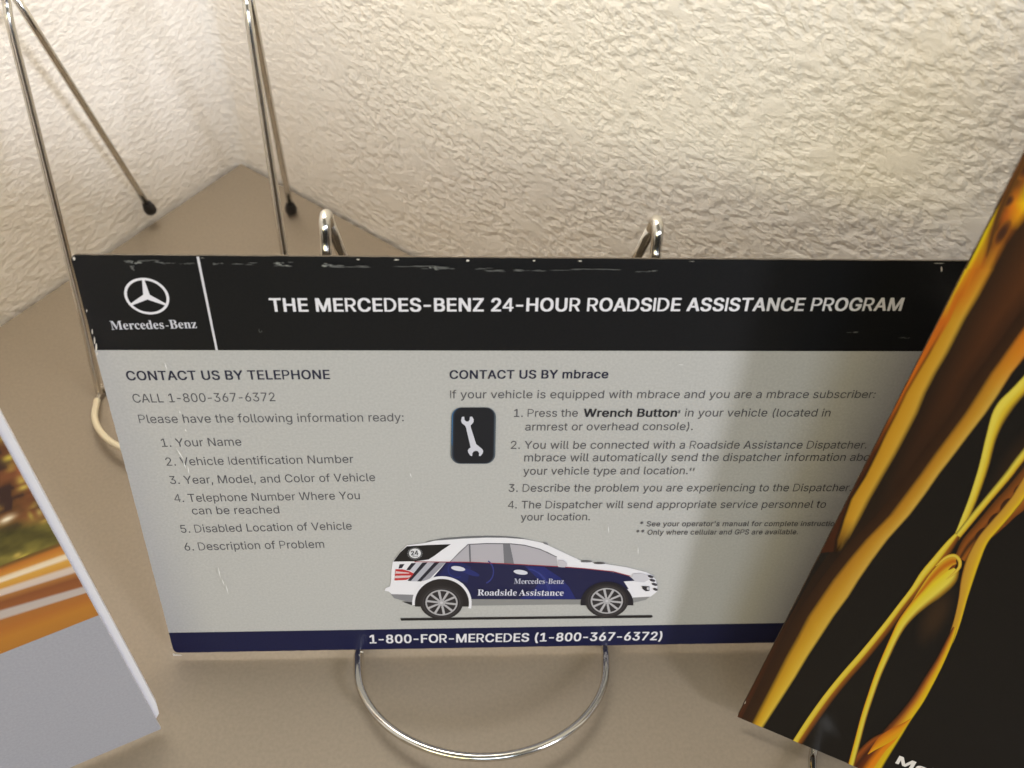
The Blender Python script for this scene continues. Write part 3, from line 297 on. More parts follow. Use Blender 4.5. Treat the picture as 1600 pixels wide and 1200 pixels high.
103: [425,224,207,-151,180,-149,156,-146,134,-140,114,-132,97,-122,82,-110,70,-97,59,-84,51,-69,101,-41,107,-49,114,-57,122,-66,131,-74,142,-82,154,-88,169,-93,187,-96,207,-97,236,-95,261,-87,282,-75,298,-58,308,-34,311,-6,311,68,306,68,301,60,294,51,287,41,277,32,266,23,252,16,236,10,217,6,195,5,165,7,138,14,113,27,90,43,71,65,55,90,43,120,36,154,34,191,36,229,43,263,55,293,71,320,90,342,112,361,138,374,166,382,196,384,218,383,237,379,253,373,267,365,279,356,288,346,296,336,302,327,308,319,313,319,313,379,372,379,372,-9,370,-40,363,-67,350,-90,334,-109,314,-124,291,-136,265,-144,237,-149,205,59,227,61,246,66,264,75,278,87,290,103,300,121,307,142,311,166,312,193,311,219,307,242,300,264,291,283,279,299,264,312,247,322,227,328,205,330,182,328,163,322,145,312,130,298,118,282,109,262,102,241,98,218,96,193,98,167,102,144,109,123,118,104,131,88,145,76,163,66,183,61,53,55,54,53,56,55,52,56,53,64,66,65,64,67,66,52,57,56,51,57,52,51,58,57,51,59,58,50,59,51,50,60,59,50,61,60,49,94,50,94,61,50,94,62,61,49,95,94,93,62,94,92,62,93,49,96,95,92,63,62,91,63,92,49,97,96,48,97,49,91,64,63,91,90,64,90,89,64,89,88,64,88,87,64,87,67,64,48,98,97,48,99,98,47,99,48,47,100,99,46,100,47,46,101,100,86,67,87,46,102,101,45,102,46,85,67,86,45,103,102,45,104,103,84,67,85,44,104,45,44,105,104,83,67,84,43,105,44,43,106,105,82,67,83,43,107,106,81,67,82,42,107,43,42,108,107,80,26,81,26,67,81,41,108,42,41,109,108,79,26,80,41,110,109,78,27,79,27,26,79,78,28,27,25,67,26,41,111,110,77,28,78,40,111,41,40,76,111,76,28,77,76,29,28,40,29,76,40,30,29,39,30,40,39,31,30,39,32,31,38,32,39,38,33,32,38,34,33,37,34,38,37,35,34,36,35,37,24,67,25,24,68,67,23,68,24,23,69,68,9,11,10,9,12,11,9,13,12,22,69,23,9,14,13,22,70,69,8,14,9,8,15,14,21,70,22,8,16,15,7,16,8,20,70,21,7,17,16,20,71,70,7,18,17,19,71,20,7,19,18,7,71,19,6,71,7,6,72,71,5,72,6,4,72,5,4,73,72,3,73,4,3,74,73,2,74,3,2,75,74,1,75,2,1,0,75],
104: [410,78,114,227,114,0,53,0,53,509,114,509,114,287,102,287,116,319,132,344,152,362,175,374,200,382,227,384,252,383,275,377,295,369,313,356,328,340,341,321,350,298,355,271,357,240,357,0,296,0,296,235,293,263,286,286,273,304,256,318,235,326,210,329,192,328,176,324,161,317,147,308,136,297,126,283,119,266,115,248,2,4,3,2,6,4,6,5,4,11,13,12,11,14,13,10,14,11,10,15,14,9,15,10,9,16,15,8,16,9,8,17,16,7,31,8,31,17,8,31,30,17,30,18,17,29,18,30,7,32,31,28,18,29,7,33,32,28,19,18,6,33,7,27,19,28,6,34,33,6,35,34,26,19,27,26,20,19,6,36,35,2,37,6,37,36,6,25,20,26,25,21,20,2,38,37,24,21,25,2,0,38,24,22,21,23,22,24,2,1,0],
105: [167,56,84,443,73,444,63,448,54,455,47,463,43,472,41,483,43,494,47,504,54,512,63,518,73,522,84,524,95,522,105,518,114,512,121,504,125,494,126,483,125,472,121,463,114,455,105,448,95,444,53,0,53,379,114,379,114,0,24,26,25,24,27,26,11,13,12,10,13,11,10,14,13,9,14,10,9,15,14,8,15,9,8,16,15,7,16,8,7,17,16,6,17,7,6,18,17,5,18,6,5,19,18,4,19,5,4,20,19,3,20,4,3,21,20,2,21,3,2,22,21,1,22,2,1,23,22,0,23,1],
108: [189,56,139,-2,112,0,91,8,74,20,62,37,55,59,53,84,53,509,114,509,114,99,114,83,117,71,120,62,126,57,135,53,146,52,152,52,157,52,160,53,164,53,167,54,170,54,181,3,175,1,169,0,162,-1,154,-2,147,-2,6,8,7,6,9,8,6,10,9,5,10,6,5,11,10,5,12,11,5,13,12,4,13,5,4,14,13,20,22,21,19,22,20,18,22,19,4,15,14,17,22,18,16,22,17,15,22,16,4,22,15,3,22,4,2,22,3,1,22,2,1,23,22,1,24,23,1,25,24,0,25,1,0,26,25,0,27,26],
109: [610,152,53,0,53,379,112,379,112,295,108,295,114,314,122,331,132,346,144,358,158,368,172,376,187,382,203,385,219,386,245,383,268,375,287,361,303,342,314,320,321,295,312,295,318,312,326,329,337,343,350,356,364,366,381,375,398,381,417,385,437,386,458,385,478,380,497,372,514,361,529,346,541,328,550,307,555,283,557,255,557,0,496,0,496,254,493,279,485,298,473,313,456,323,438,329,419,330,402,329,387,326,374,320,363,312,353,302,345,290,340,277,336,263,335,247,335,0,274,0,274,260,272,280,265,297,253,311,238,322,220,328,199,330,185,329,171,326,158,320,145,312,135,302,126,289,119,274,115,257,114,238,114,0,12,14,13,28,30,29,11,14,12,27,30,28,27,31,30,11,15,14,10,15,11,26,31,27,26,32,31,0,2,1,0,4,2,4,3,2,9,15,10,25,32,26,9,16,15,25,33,32,8,16,9,24,33,25,8,17,16,24,34,33,7,17,8,23,34,24,23,35,34,6,17,7,22,47,23,47,35,23,6,65,17,65,18,17,5,66,6,66,65,6,64,18,65,22,48,47,46,35,47,5,67,66,22,49,48,21,49,22,45,35,46,45,36,35,63,18,64,5,68,67,21,50,49,44,36,45,62,18,63,5,69,68,62,19,18,21,51,50,4,69,5,43,36,44,20,51,21,4,70,69,20,52,51,61,19,62,43,37,36,20,53,52,4,71,70,42,37,43,60,20,61,20,19,61,0,72,4,72,71,4,60,53,20,60,54,53,42,38,37,59,54,60,41,38,42,59,55,54,0,73,72,59,56,55,58,56,59,0,74,73,41,39,38,40,39,41,58,57,56,0,75,74],
110: [410,78,114,227,114,0,53,0,53,379,112,379,112,287,102,287,116,319,132,344,152,362,175,374,200,382,227,384,252,383,275,377,295,369,313,356,328,340,341,321,350,298,355,271,357,240,357,0,296,0,296,235,293,263,286,286,273,304,256,318,235,326,210,329,192,328,176,324,161,317,147,308,136,297,126,283,119,266,115,248,11,13,12,11,14,13,10,14,11,2,4,3,2,6,4,6,5,4,10,15,14,9,15,10,9,16,15,8,16,9,8,17,16,7,31,8,31,17,8,31,30,17,30,18,17,29,18,30,7,32,31,28,18,29,7,33,32,28,19,18,6,33,7,27,19,28,6,34,33,6,35,34,26,19,27,26,20,19,6,36,35,2,37,6,37,36,6,25,20,26,25,21,20,2,38,37,24,21,25,2,0,38,24,22,21,23,22,24,2,1,0],
111: [415,144,207,-8,174,-5,144,3,117,16,93,35,72,58,56,85,44,116,37,150,34,187,37,225,44,260,56,291,72,318,93,341,117,360,144,374,174,382,207,384,241,382,271,374,299,360,323,341,343,318,359,291,371,260,379,225,381,187,379,150,371,116,359,85,343,58,323,35,299,16,271,3,241,-5,207,46,231,49,252,55,270,66,285,80,298,97,307,117,314,139,318,163,319,187,318,212,314,236,307,258,298,278,285,296,270,310,252,321,231,328,207,330,184,328,163,321,145,310,130,296,118,278,108,258,102,236,98,212,96,187,98,163,102,139,108,117,118,97,130,80,145,66,163,55,184,49,17,19,18,16,19,17,16,20,19,15,20,16,15,21,20,14,21,15,14,22,21,13,22,14,13,54,22,54,23,22,13,55,54,53,23,54,13,56,55,52,23,53,13,57,56,51,23,52,12,57,13,51,24,23,12,58,57,50,24,51,12,59,58,49,24,50,11,59,12,49,25,24,11,60,59,48,25,49,10,60,11,48,26,25,10,61,60,47,26,48,10,62,61,46,26,47,46,27,26,9,62,10,9,63,62,45,27,46,8,63,9,8,64,63,44,27,45,44,28,27,8,65,64,43,28,44,43,29,28,7,65,8,7,66,65,42,29,43,7,67,66,41,29,42,6,67,7,41,30,29,6,68,67,40,30,41,5,68,6,40,31,30,5,69,68,39,31,40,5,70,69,38,31,39,4,70,5,38,32,31,4,71,70,37,32,38,4,36,71,36,32,37,4,32,36,3,32,4,3,33,32,2,33,3,2,34,33,1,34,2,1,35,34,0,35,1],
112: [424,158,53,-143,53,379,112,379,112,319,118,319,123,327,130,336,137,346,147,355,158,364,171,373,188,379,207,383,229,384,259,382,287,374,313,361,335,342,354,320,370,293,381,261,388,227,390,189,388,151,381,116,370,84,355,57,336,34,313,16,288,3,260,-6,229,-8,208,-7,189,-3,173,4,159,12,147,21,138,31,130,41,124,50,118,59,114,59,114,-143,220,47,242,49,262,55,279,66,294,80,306,97,316,117,323,139,327,163,328,189,327,215,323,239,316,261,307,281,295,298,280,311,262,322,243,328,220,330,198,328,178,322,161,312,147,299,134,282,125,263,118,241,114,216,113,189,114,162,118,138,125,115,135,95,147,78,162,65,179,55,198,49,12,14,13,11,14,12,11,15,14,0,2,1,0,3,2,10,15,11,10,16,15,9,16,10,8,16,9,8,17,16,7,17,8,6,17,7,6,61,17,61,18,17,5,61,6,5,62,61,60,18,61,5,63,62,59,18,60,4,63,5,4,64,63,58,18,59,58,19,18,0,4,3,0,68,4,68,67,4,67,66,4,66,65,4,65,64,4,57,19,58,56,19,57,56,20,19,55,20,56,55,21,20,54,21,55,0,69,68,53,21,54,53,22,21,0,70,69,52,22,53,0,71,70,51,22,52,51,23,22,50,23,51,0,72,71,50,24,23,49,24,50,0,73,72,48,24,49,48,25,24,0,41,73,41,74,73,47,25,48,41,75,74,47,26,25,46,26,47,41,76,75,45,26,46,41,40,76,40,77,76,0,42,41,39,77,40,45,27,26,44,27,45,39,78,77,38,78,39,43,27,44,38,43,78,38,27,43,37,27,38,37,28,27,36,28,37,35,28,36,35,29,28,34,29,35,33,29,34,33,30,29,32,30,33,32,31,30],
113: [424,158,372,-143,311,-143,311,59,306,59,301,50,295,41,287,31,277,21,266,12,252,4,236,-3,217,-7,195,-8,165,-6,137,3,111,16,89,34,70,57,55,84,43,116,36,151,34,189,36,227,43,261,55,293,70,320,89,342,112,361,137,374,165,382,196,384,218,383,237,379,253,373,267,364,278,355,287,346,295,336,301,327,307,319,313,319,313,379,372,379,205,47,226,49,246,55,263,65,278,78,290,95,299,115,306,138,310,162,312,189,310,216,306,241,300,263,290,282,278,299,263,312,246,322,227,328,205,330,182,328,162,322,145,311,130,298,118,281,108,261,102,239,98,215,96,189,98,163,102,139,109,117,118,97,130,80,145,66,162,55,182,49,29,31,30,29,32,31,28,32,29,40,42,41,40,0,42,28,33,32,27,33,28,27,34,33,27,35,34,26,35,27,26,36,35,26,37,36,25,61,26,61,37,26,61,38,37,25,62,61,60,38,61,59,38,60,25,63,62,59,39,38,58,39,59,25,64,63,24,64,25,58,40,39,58,57,40,57,56,40,56,55,40,55,54,40,54,0,40,24,65,64,24,66,65,23,66,24,23,67,66,22,67,23,22,68,67,53,0,54,22,69,68,21,69,22,52,0,53,21,70,69,21,71,70,51,0,52,20,71,21,20,72,71,50,0,51,19,72,20,19,73,72,49,0,50,19,74,73,18,74,19,48,2,49,2,0,49,18,75,74,47,2,48,17,75,18,17,76,75,46,2,47,17,77,76,45,3,46,3,2,46,45,4,3,1,0,2,16,77,17,16,78,77,44,4,45,44,5,4,16,43,78,43,5,44,16,5,43,16,6,5,15,6,16,15,7,6,15,8,7,14,8,15,14,9,8,14,10,9,13,10,14,13,11,10,12,11,13],
114: [259,68,53,0,53,379,112,379,112,321,115,321,124,339,137,354,152,367,171,377,191,383,213,385,218,385,223,385,229,384,235,384,240,384,243,384,243,322,241,323,236,324,230,324,223,325,215,326,207,326,190,324,174,321,159,315,146,306,135,296,126,284,119,269,115,254,114,237,114,0,9,11,10,9,12,11,9,13,12,9,14,13,9,15,14,9,16,15,9,17,16,8,17,9,0,2,1,0,3,2,7,17,8,6,17,7,5,19,6,19,18,6,18,17,6,4,23,5,23,22,5,22,21,5,21,20,5,20,19,5,4,24,23,4,25,24,0,4,3,0,31,4,31,30,4,30,29,4,29,28,4,28,27,4,27,26,4,26,25,4,0,32,31,0,33,32],
115: [365,176,182,-8,157,-7,133,-3,112,3,93,12,76,24,62,38,50,54,41,73,36,94,94,107,101,87,111,72,124,60,141,52,160,47,181,45,206,47,227,53,244,62,258,74,265,88,268,103,266,115,262,126,254,136,243,144,229,150,212,155,149,170,118,180,92,192,72,208,58,227,50,249,47,274,49,295,55,314,65,332,79,347,95,360,115,370,137,378,161,383,187,384,212,383,234,379,254,372,271,363,286,352,299,339,309,324,318,308,324,290,268,277,262,291,254,304,243,316,228,325,210,331,187,333,166,331,147,326,131,317,119,305,111,292,109,277,110,264,115,253,124,243,136,235,152,229,172,223,229,209,261,200,287,187,306,171,320,153,328,131,331,107,329,85,323,65,312,47,298,31,281,18,260,6,236,-2,210,-7,43,45,44,43,46,45,42,46,43,42,47,46,41,47,42,41,48,47,40,48,41,40,49,48,39,49,40,39,50,49,38,50,39,38,60,50,60,51,50,38,61,60,59,51,60,37,61,38,37,62,61,58,51,59,37,63,62,57,51,58,57,52,51,37,64,63,56,52,57,36,64,37,56,53,52,36,65,64,55,53,56,35,65,36,35,66,65,54,53,55,35,67,66,34,67,35,34,68,67,34,69,68,33,69,34,33,70,69,33,71,70,33,72,71,32,72,33,32,73,72,32,74,73,31,74,32,31,75,74,30,75,31,30,76,75,29,76,30,29,77,76,28,77,29,27,77,28,27,78,77,26,78,27,25,78,26,24,78,25,24,79,78,23,79,24,22,79,23,9,11,10,22,80,79,21,80,22,8,11,9,20,80,21,8,12,11,20,81,80,19,81,20,7,12,8,7,13,12,19,82,81,18,82,19,7,14,13,6,14,7,17,82,18,6,15,14,16,82,17,16,83,82,6,16,15,6,83,16,5,83,6,5,84,83,4,84,5,4,85,84,3,85,4,3,86,85,2,86,3,2,87,86,1,87,2,1,0,87],
116: [227,64,204,379,204,327,6,327,6,379,65,471,126,471,126,98,127,83,130,70,136,61,144,55,156,51,170,50,175,50,180,50,185,51,191,52,197,53,202,54,213,2,207,0,200,-2,192,-3,184,-3,176,-4,168,-4,138,-1,113,7,92,21,77,41,68,64,65,93,31,5,4,31,6,5,2,0,3,2,1,0,31,7,6,30,7,31,30,8,7,30,9,8,29,9,30,29,10,9,29,11,10,17,19,18,16,19,17,15,19,16,29,12,11,14,19,15,13,19,14,12,19,13,29,19,12,28,19,29,27,19,28,26,19,27,26,20,19,26,21,20,25,21,26,25,22,21,25,23,22,25,24,23],
117: [410,78,182,-5,158,-3,135,2,115,11,97,23,82,39,69,59,60,82,54,109,53,139,53,379,114,379,114,144,116,117,124,94,137,75,154,61,175,53,200,50,218,51,234,55,249,62,263,71,274,83,283,97,290,113,295,132,296,153,296,379,357,379,357,0,298,0,298,92,307,92,294,60,277,35,257,17,234,5,209,-3,9,11,10,9,12,11,27,29,28,27,30,29,26,30,27,9,13,12,8,13,9,25,33,26,33,30,26,8,14,13,24,33,25,7,14,8,23,32,24,32,33,24,7,15,14,23,34,32,34,31,32,34,30,33,22,34,23,6,15,7,6,16,15,21,34,22,20,34,21,6,17,16,20,35,34,31,30,34,5,17,6,19,35,20,5,18,17,18,35,19,5,35,18,4,35,5,4,36,35,3,36,4,3,37,36,2,37,3,2,38,37,1,38,2,1,0,38],
118: [389,40,163,0,17,379,84,379,165,155,173,132,180,110,187,87,193,64,199,42,206,21,184,21,191,42,197,64,203,87,209,110,216,132,224,155,305,379,371,379,226,0,0,2,1,0,3,2,16,18,17,16,19,18,0,4,3,15,19,16,0,5,4,14,19,15,0,6,5,13,19,14,0,7,6,12,19,13,11,8,12,8,19,12,0,11,7,11,8,7,0,10,11,9,19,8,0,9,10,0,19,9],
119: [567,116,138,0,23,379,87,379,133,214,140,190,147,164,154,137,161,107,168,75,175,41,165,41,172,74,179,105,186,135,192,163,199,189,206,214,252,379,316,379,362,214,368,189,375,163,382,136,388,106,395,75,402,41,391,41,399,75,406,106,413,135,420,163,427,189,434,214,480,379,545,379,429,0,368,0,319,172,314,189,309,207,305,225,300,243,295,262,291,280,286,299,281,318,277,338,291,338,286,319,281,299,277,280,272,262,267,243,263,225,258,207,253,189,248,172,199,0,0,2,1,0,3,2,16,46,17,46,18,17,46,47,18,47,19,18,32,34,33,32,35,34,16,45,46,48,19,47,49,44,48,44,19,48,16,49,45,49,44,45,16,50,49,43,19,44,16,51,50,42,19,43,16,52,51,41,19,42,40,19,41,16,53,52,39,19,40,16,54,53,0,4,3,15,54,16,39,20,19,31,35,32,38,20,39,15,55,54,0,5,4,37,20,38,37,21,20,30,35,31,15,56,55,14,56,15,14,57,56,36,21,37,0,6,5,36,22,21,29,35,30,13,57,14,0,7,6,36,23,22,28,35,29,12,57,13,0,8,7,36,24,23,27,35,28,11,57,12,0,10,8,10,9,8,36,26,24,26,25,24,26,35,27,10,57,11,0,57,10,36,35,26],
120: [379,80,21,0,171,218,171,171,29,379,100,379,147,306,159,287,170,270,179,253,188,237,198,221,207,206,175,206,185,221,194,237,202,253,211,270,222,287,233,306,282,379,352,379,209,169,209,214,358,0,287,0,231,85,219,103,209,120,200,136,191,152,182,167,173,182,205,182,195,167,187,152,178,136,170,120,160,103,148,85,91,0,2,4,3,2,5,4,18,20,19,18,21,20,2,6,5,17,21,18,2,7,6,16,21,17,2,1,7,1,8,7,15,22,16,22,21,16,1,9,8,14,22,15,1,13,9,13,10,9,13,10,14,10,22,14,11,22,10,1,12,13,0,12,1,11,23,22,0,31,12,31,11,12,31,32,11,32,23,11,0,30,31,33,23,32,0,34,30,34,29,30,34,29,33,29,23,33,0,35,34,28,23,29,0,36,35,27,23,28,0,37,36,26,23,27,0,38,37,25,23,26,0,39,38,24,23,25],
121: [389,92,47,-139,61,-86,71,-87,83,-89,94,-90,104,-89,113,-86,122,-81,130,-74,138,-64,145,-51,151,-36,163,-1,17,379,84,379,165,155,173,132,180,109,187,87,193,64,199,42,206,21,184,21,190,42,196,64,202,87,209,110,216,132,224,155,305,379,371,379,204,-58,196,-77,187,-93,177,-107,165,-119,153,-128,139,-136,125,-141,109,-144,91,-145,82,-145,73,-144,65,-143,57,-142,52,-140,12,14,13,12,15,14,28,30,29,28,31,30,12,16,15,27,31,28,26,31,27,12,17,16,25,21,26,21,31,26,12,18,17,24,21,25,12,19,18,23,20,24,20,21,24,12,23,19,23,20,19,12,22,23,12,21,22,12,31,21,11,31,12,10,31,11,9,31,10,9,32,31,8,32,9,7,32,8,7,33,32,6,33,7,0,2,1,5,33,6,0,3,2,4,33,5,0,4,3,0,33,4,0,34,33,0,35,34,0,36,35,0,37,36,0,38,37,45,38,0,44,38,45,44,39,38,43,39,44,42,39,43,42,40,39,41,40,42],
}
SERIF = {
65: [650,86,-13,0,-13,27,5,29,21,35,35,45,48,60,60,82,73,111,307,694,334,693,572,129,587,96,600,70,612,51,625,38,641,30,660,27,660,0,341,0,341,27,386,32,413,45,422,68,420,80,415,98,406,121,376,197,154,197,117,105,115,100,114,94,113,88,112,81,111,76,111,72,119,47,143,32,184,27,190,27,190,0,169,239,360,239,263,475,7,9,8,7,42,9,42,10,9,7,40,42,41,10,42,7,27,40,27,41,40,27,26,41,26,10,41,7,28,27,25,10,26,25,11,10,24,11,25,6,28,7,6,29,28,6,30,29,23,11,24,23,12,11,6,31,30,6,32,31,5,32,6,5,33,32,22,12,23,5,34,33,5,35,34,22,13,12,21,13,22,4,35,5,21,14,13,4,36,35,20,14,21,3,36,4,20,15,14,2,36,3,2,37,36,19,15,20,19,16,15,1,37,2,0,37,1,0,38,37,0,39,38,18,16,19,18,17,16],
66: [659,150,24,0,24,26,54,29,77,37,93,48,103,65,109,90,111,122,111,549,110,575,107,597,103,614,96,627,87,637,76,645,62,649,44,652,23,653,23,678,328,678,474,661,561,609,590,522,572,450,518,399,427,368,536,332,601,275,623,196,615,139,592,90,553,52,499,23,433,6,354,0,271,375,280,375,328,378,365,389,392,406,410,431,420,467,424,514,421,555,414,589,401,614,382,632,356,642,322,646,302,645,288,640,280,633,275,621,272,604,271,582,330,36,369,40,400,52,422,73,436,103,445,142,448,191,444,241,432,280,413,309,384,328,344,340,294,344,271,344,271,97,272,77,277,61,284,50,294,42,310,38,17,19,18,17,20,19,17,48,20,48,47,20,47,21,20,16,48,17,15,48,16,14,48,15,14,49,48,13,49,14,13,50,49,46,21,47,13,51,50,12,51,13,12,52,51,45,21,46,11,52,12,11,53,52,10,53,11,44,21,45,44,22,21,10,54,53,9,54,10,43,22,44,9,35,54,8,35,9,42,22,43,7,35,8,42,23,22,41,23,42,40,23,41,40,24,23,39,24,40,38,24,39,38,25,24,37,25,38,36,25,37,7,36,35,7,68,36,68,25,36,68,67,25,67,26,25,7,69,68,66,26,67,65,26,66,65,27,26,64,27,65,63,27,64,62,27,63,62,28,27,61,28,62,61,29,28,60,29,61,59,29,60,59,30,29,6,69,7,58,30,59,6,70,69,58,31,30,5,70,6,5,71,70,57,31,58,4,71,5,4,72,71,56,31,57,56,32,31,4,73,72,3,73,4,3,74,73,55,32,56,3,55,74,2,55,3,2,32,55,1,32,2,0,32,1,0,33,32,0,34,33],
77: [944,128,21,0,21,26,51,29,75,36,92,47,103,63,110,87,112,118,112,569,111,589,109,606,105,619,99,629,90,637,79,644,64,648,45,651,22,653,22,678,275,678,472,212,669,678,919,678,919,653,890,649,868,641,853,630,842,614,836,592,834,563,834,127,835,101,837,80,841,64,847,51,855,41,866,35,880,30,897,27,918,26,918,0,589,0,589,26,611,29,629,32,644,37,655,44,664,53,670,66,674,81,676,101,677,124,677,594,429,0,402,0,157,579,157,119,159,85,166,60,178,44,196,34,220,28,252,26,252,0,17,19,18,17,16,19,16,15,19,15,14,19,14,13,19,13,55,19,55,20,19,20,52,21,52,22,21,52,24,22,24,23,22,52,25,24,52,26,25,12,55,13,52,27,26,11,55,12,10,55,11,52,28,27,9,55,10,20,53,52,51,28,52,51,29,28,8,55,9,8,56,55,54,20,55,7,56,8,51,30,29,54,53,20,51,31,30,50,31,51,7,57,56,6,57,7,50,32,31,49,32,50,5,57,6,5,58,57,48,32,49,48,33,32,47,33,48,47,34,33,4,58,5,4,59,58,46,34,47,46,35,34,3,59,4,3,60,59,45,35,46,45,36,35,44,36,45,2,60,3,44,37,36,2,61,60,43,37,44,43,38,37,1,61,2,42,38,43,1,62,61,42,39,38,0,62,1,0,63,62,41,39,42,41,40,39],
82: [704,126,23,0,23,26,54,29,77,36,93,47,103,64,109,88,111,120,111,564,109,593,103,615,93,631,77,642,54,649,24,653,24,678,323,678,415,673,489,658,547,634,588,599,613,554,621,498,604,425,553,370,469,333,643,75,654,60,664,47,674,38,684,31,697,27,712,26,715,26,715,0,504,0,300,316,271,316,271,120,273,88,279,64,289,47,305,36,329,29,360,26,360,0,271,348,303,348,350,352,388,364,417,385,436,414,448,452,452,500,439,579,400,626,334,642,310,641,293,636,282,629,276,617,272,599,271,574,14,16,15,14,17,16,14,18,17,14,56,18,56,19,18,13,56,14,12,56,13,12,57,56,55,19,56,11,57,12,11,58,57,11,59,58,55,20,19,10,59,11,10,60,59,54,20,55,10,61,60,9,61,10,54,21,20,9,62,61,8,62,9,53,21,54,8,46,62,7,46,8,53,22,21,52,22,53,52,23,22,51,23,52,51,24,23,50,24,51,49,24,50,49,25,24,48,25,49,47,25,48,7,37,46,37,47,46,37,25,47,37,36,25,36,26,25,7,38,37,35,26,36,6,38,7,6,39,38,6,40,39,5,40,6,35,27,26,4,40,5,4,41,40,35,28,27,35,29,28,3,41,4,3,42,41,35,30,29,2,42,3,2,43,42,35,31,30,2,44,43,1,44,2,35,32,31,0,44,1,0,45,44,35,33,32,35,34,33],
97: [512,176,379,-15,337,-8,310,15,298,52,250,16,198,-6,142,-13,110,-10,82,0,60,17,43,39,33,65,30,94,37,135,59,172,95,203,146,230,213,257,296,283,296,359,294,385,288,405,278,421,264,431,244,438,220,440,184,436,162,426,155,408,157,402,161,394,169,382,177,369,181,356,183,344,181,327,174,313,164,301,149,291,133,286,115,284,96,286,80,292,67,303,57,316,51,333,49,352,52,375,60,395,73,415,92,432,114,446,141,458,171,467,205,472,241,474,305,470,356,457,392,435,416,404,431,363,436,313,436,93,436,78,437,66,439,59,442,55,447,52,453,51,460,52,468,56,477,62,490,41,456,10,419,-9,225,50,235,51,246,55,259,61,272,70,284,81,296,94,296,252,229,225,189,183,176,125,181,83,198,58,54,56,55,53,56,54,53,57,56,52,57,53,51,57,52,51,58,57,50,25,51,25,58,51,50,26,25,24,58,25,23,58,24,50,27,26,23,59,58,49,27,50,22,59,23,49,28,27,21,59,22,48,28,49,48,29,28,20,59,21,20,60,59,48,30,29,47,30,48,47,31,30,19,60,20,47,32,31,46,32,47,46,33,32,19,61,60,18,61,19,46,34,33,45,34,46,45,35,34,44,35,45,44,36,35,43,36,44,18,62,61,43,37,36,42,37,43,42,38,37,41,38,42,41,39,38,40,39,41,17,82,18,82,62,18,16,82,17,16,83,82,81,62,82,15,83,16,15,84,83,14,84,15,14,85,84,13,85,14,12,85,13,12,86,85,11,86,12,80,62,81,80,63,62,11,87,86,79,63,80,79,64,63,78,64,79,78,65,64,10,87,11,70,72,71,77,65,78,77,66,65,10,75,87,69,72,70,76,66,77,76,3,66,3,67,66,68,72,69,76,4,3,2,67,3,2,68,67,75,4,76,2,72,68,10,4,75,2,73,72,9,4,10,8,4,9,8,5,4,1,73,2,1,74,73,7,5,8,7,6,5,0,74,1],
99: [437,116,232,-15,195,-12,161,-1,129,16,100,39,76,68,56,101,41,139,32,179,29,223,32,270,43,313,60,353,82,388,110,417,143,442,179,460,218,471,260,475,305,472,342,461,373,444,395,421,409,395,413,365,411,348,406,333,397,321,384,311,369,306,352,304,319,312,299,335,292,373,292,378,292,384,293,389,294,394,294,399,294,404,289,425,275,438,252,442,205,424,176,370,167,279,171,212,183,157,204,114,232,82,265,63,304,57,339,63,372,79,404,107,424,90,369,32,305,-3,17,19,18,17,20,19,16,20,17,16,21,20,15,21,16,15,42,21,42,22,21,14,42,15,14,43,42,41,22,42,40,22,41,39,22,40,14,44,43,39,23,22,13,44,14,38,23,39,37,23,38,37,24,23,36,24,37,35,24,36,12,44,13,34,24,35,33,24,34,32,24,33,12,45,44,32,25,24,11,45,12,32,26,25,31,26,32,31,27,26,31,28,27,10,45,11,30,28,31,30,29,28,10,46,45,9,46,10,8,46,9,8,47,46,7,47,8,7,48,47,6,48,7,6,49,48,53,55,54,5,49,6,53,56,55,5,50,49,52,56,53,4,50,5,4,51,50,51,56,52,4,56,51,3,56,4,3,57,56,2,57,3,1,57,2,1,0,57],
100: [551,140,208,-15,175,-12,144,-1,116,16,90,38,69,66,52,99,39,136,32,176,29,219,32,268,40,313,54,354,72,389,94,419,121,443,151,460,183,470,217,474,261,468,299,449,332,417,332,597,330,616,325,630,316,641,303,648,285,652,262,654,262,678,475,678,475,112,476,90,479,73,484,61,492,52,506,45,526,41,526,16,469,13,404,2,332,-15,332,58,300,17,258,-7,255,42,270,44,285,51,301,62,314,76,325,93,332,113,332,360,327,376,319,390,307,402,292,411,276,416,259,418,231,413,209,398,194,372,183,335,177,287,175,228,177,171,183,124,193,87,208,62,229,47,28,30,29,28,27,30,27,26,30,26,25,30,25,24,30,24,23,30,23,31,30,22,31,23,21,31,22,17,19,18,16,19,17,16,20,19,15,20,16,15,21,20,14,58,15,58,21,15,13,58,14,13,59,58,57,21,58,57,56,21,56,55,21,55,54,21,54,53,21,53,31,21,13,60,59,13,61,60,12,61,13,52,31,53,12,62,61,51,31,52,11,62,12,11,63,62,10,63,11,10,64,63,9,64,10,9,65,64,8,65,9,7,65,8,7,66,65,6,66,7,6,67,66,50,31,51,50,32,31,5,67,6,49,32,50,49,33,32,5,68,67,48,33,49,48,34,33,4,68,5,4,69,68,47,42,48,42,34,48,42,35,34,47,43,42,41,35,42,41,36,35,46,43,47,4,45,69,41,37,36,45,43,46,4,43,45,41,40,37,40,39,37,39,38,37,3,43,4,3,44,43,2,44,3,1,44,2,1,0,44],
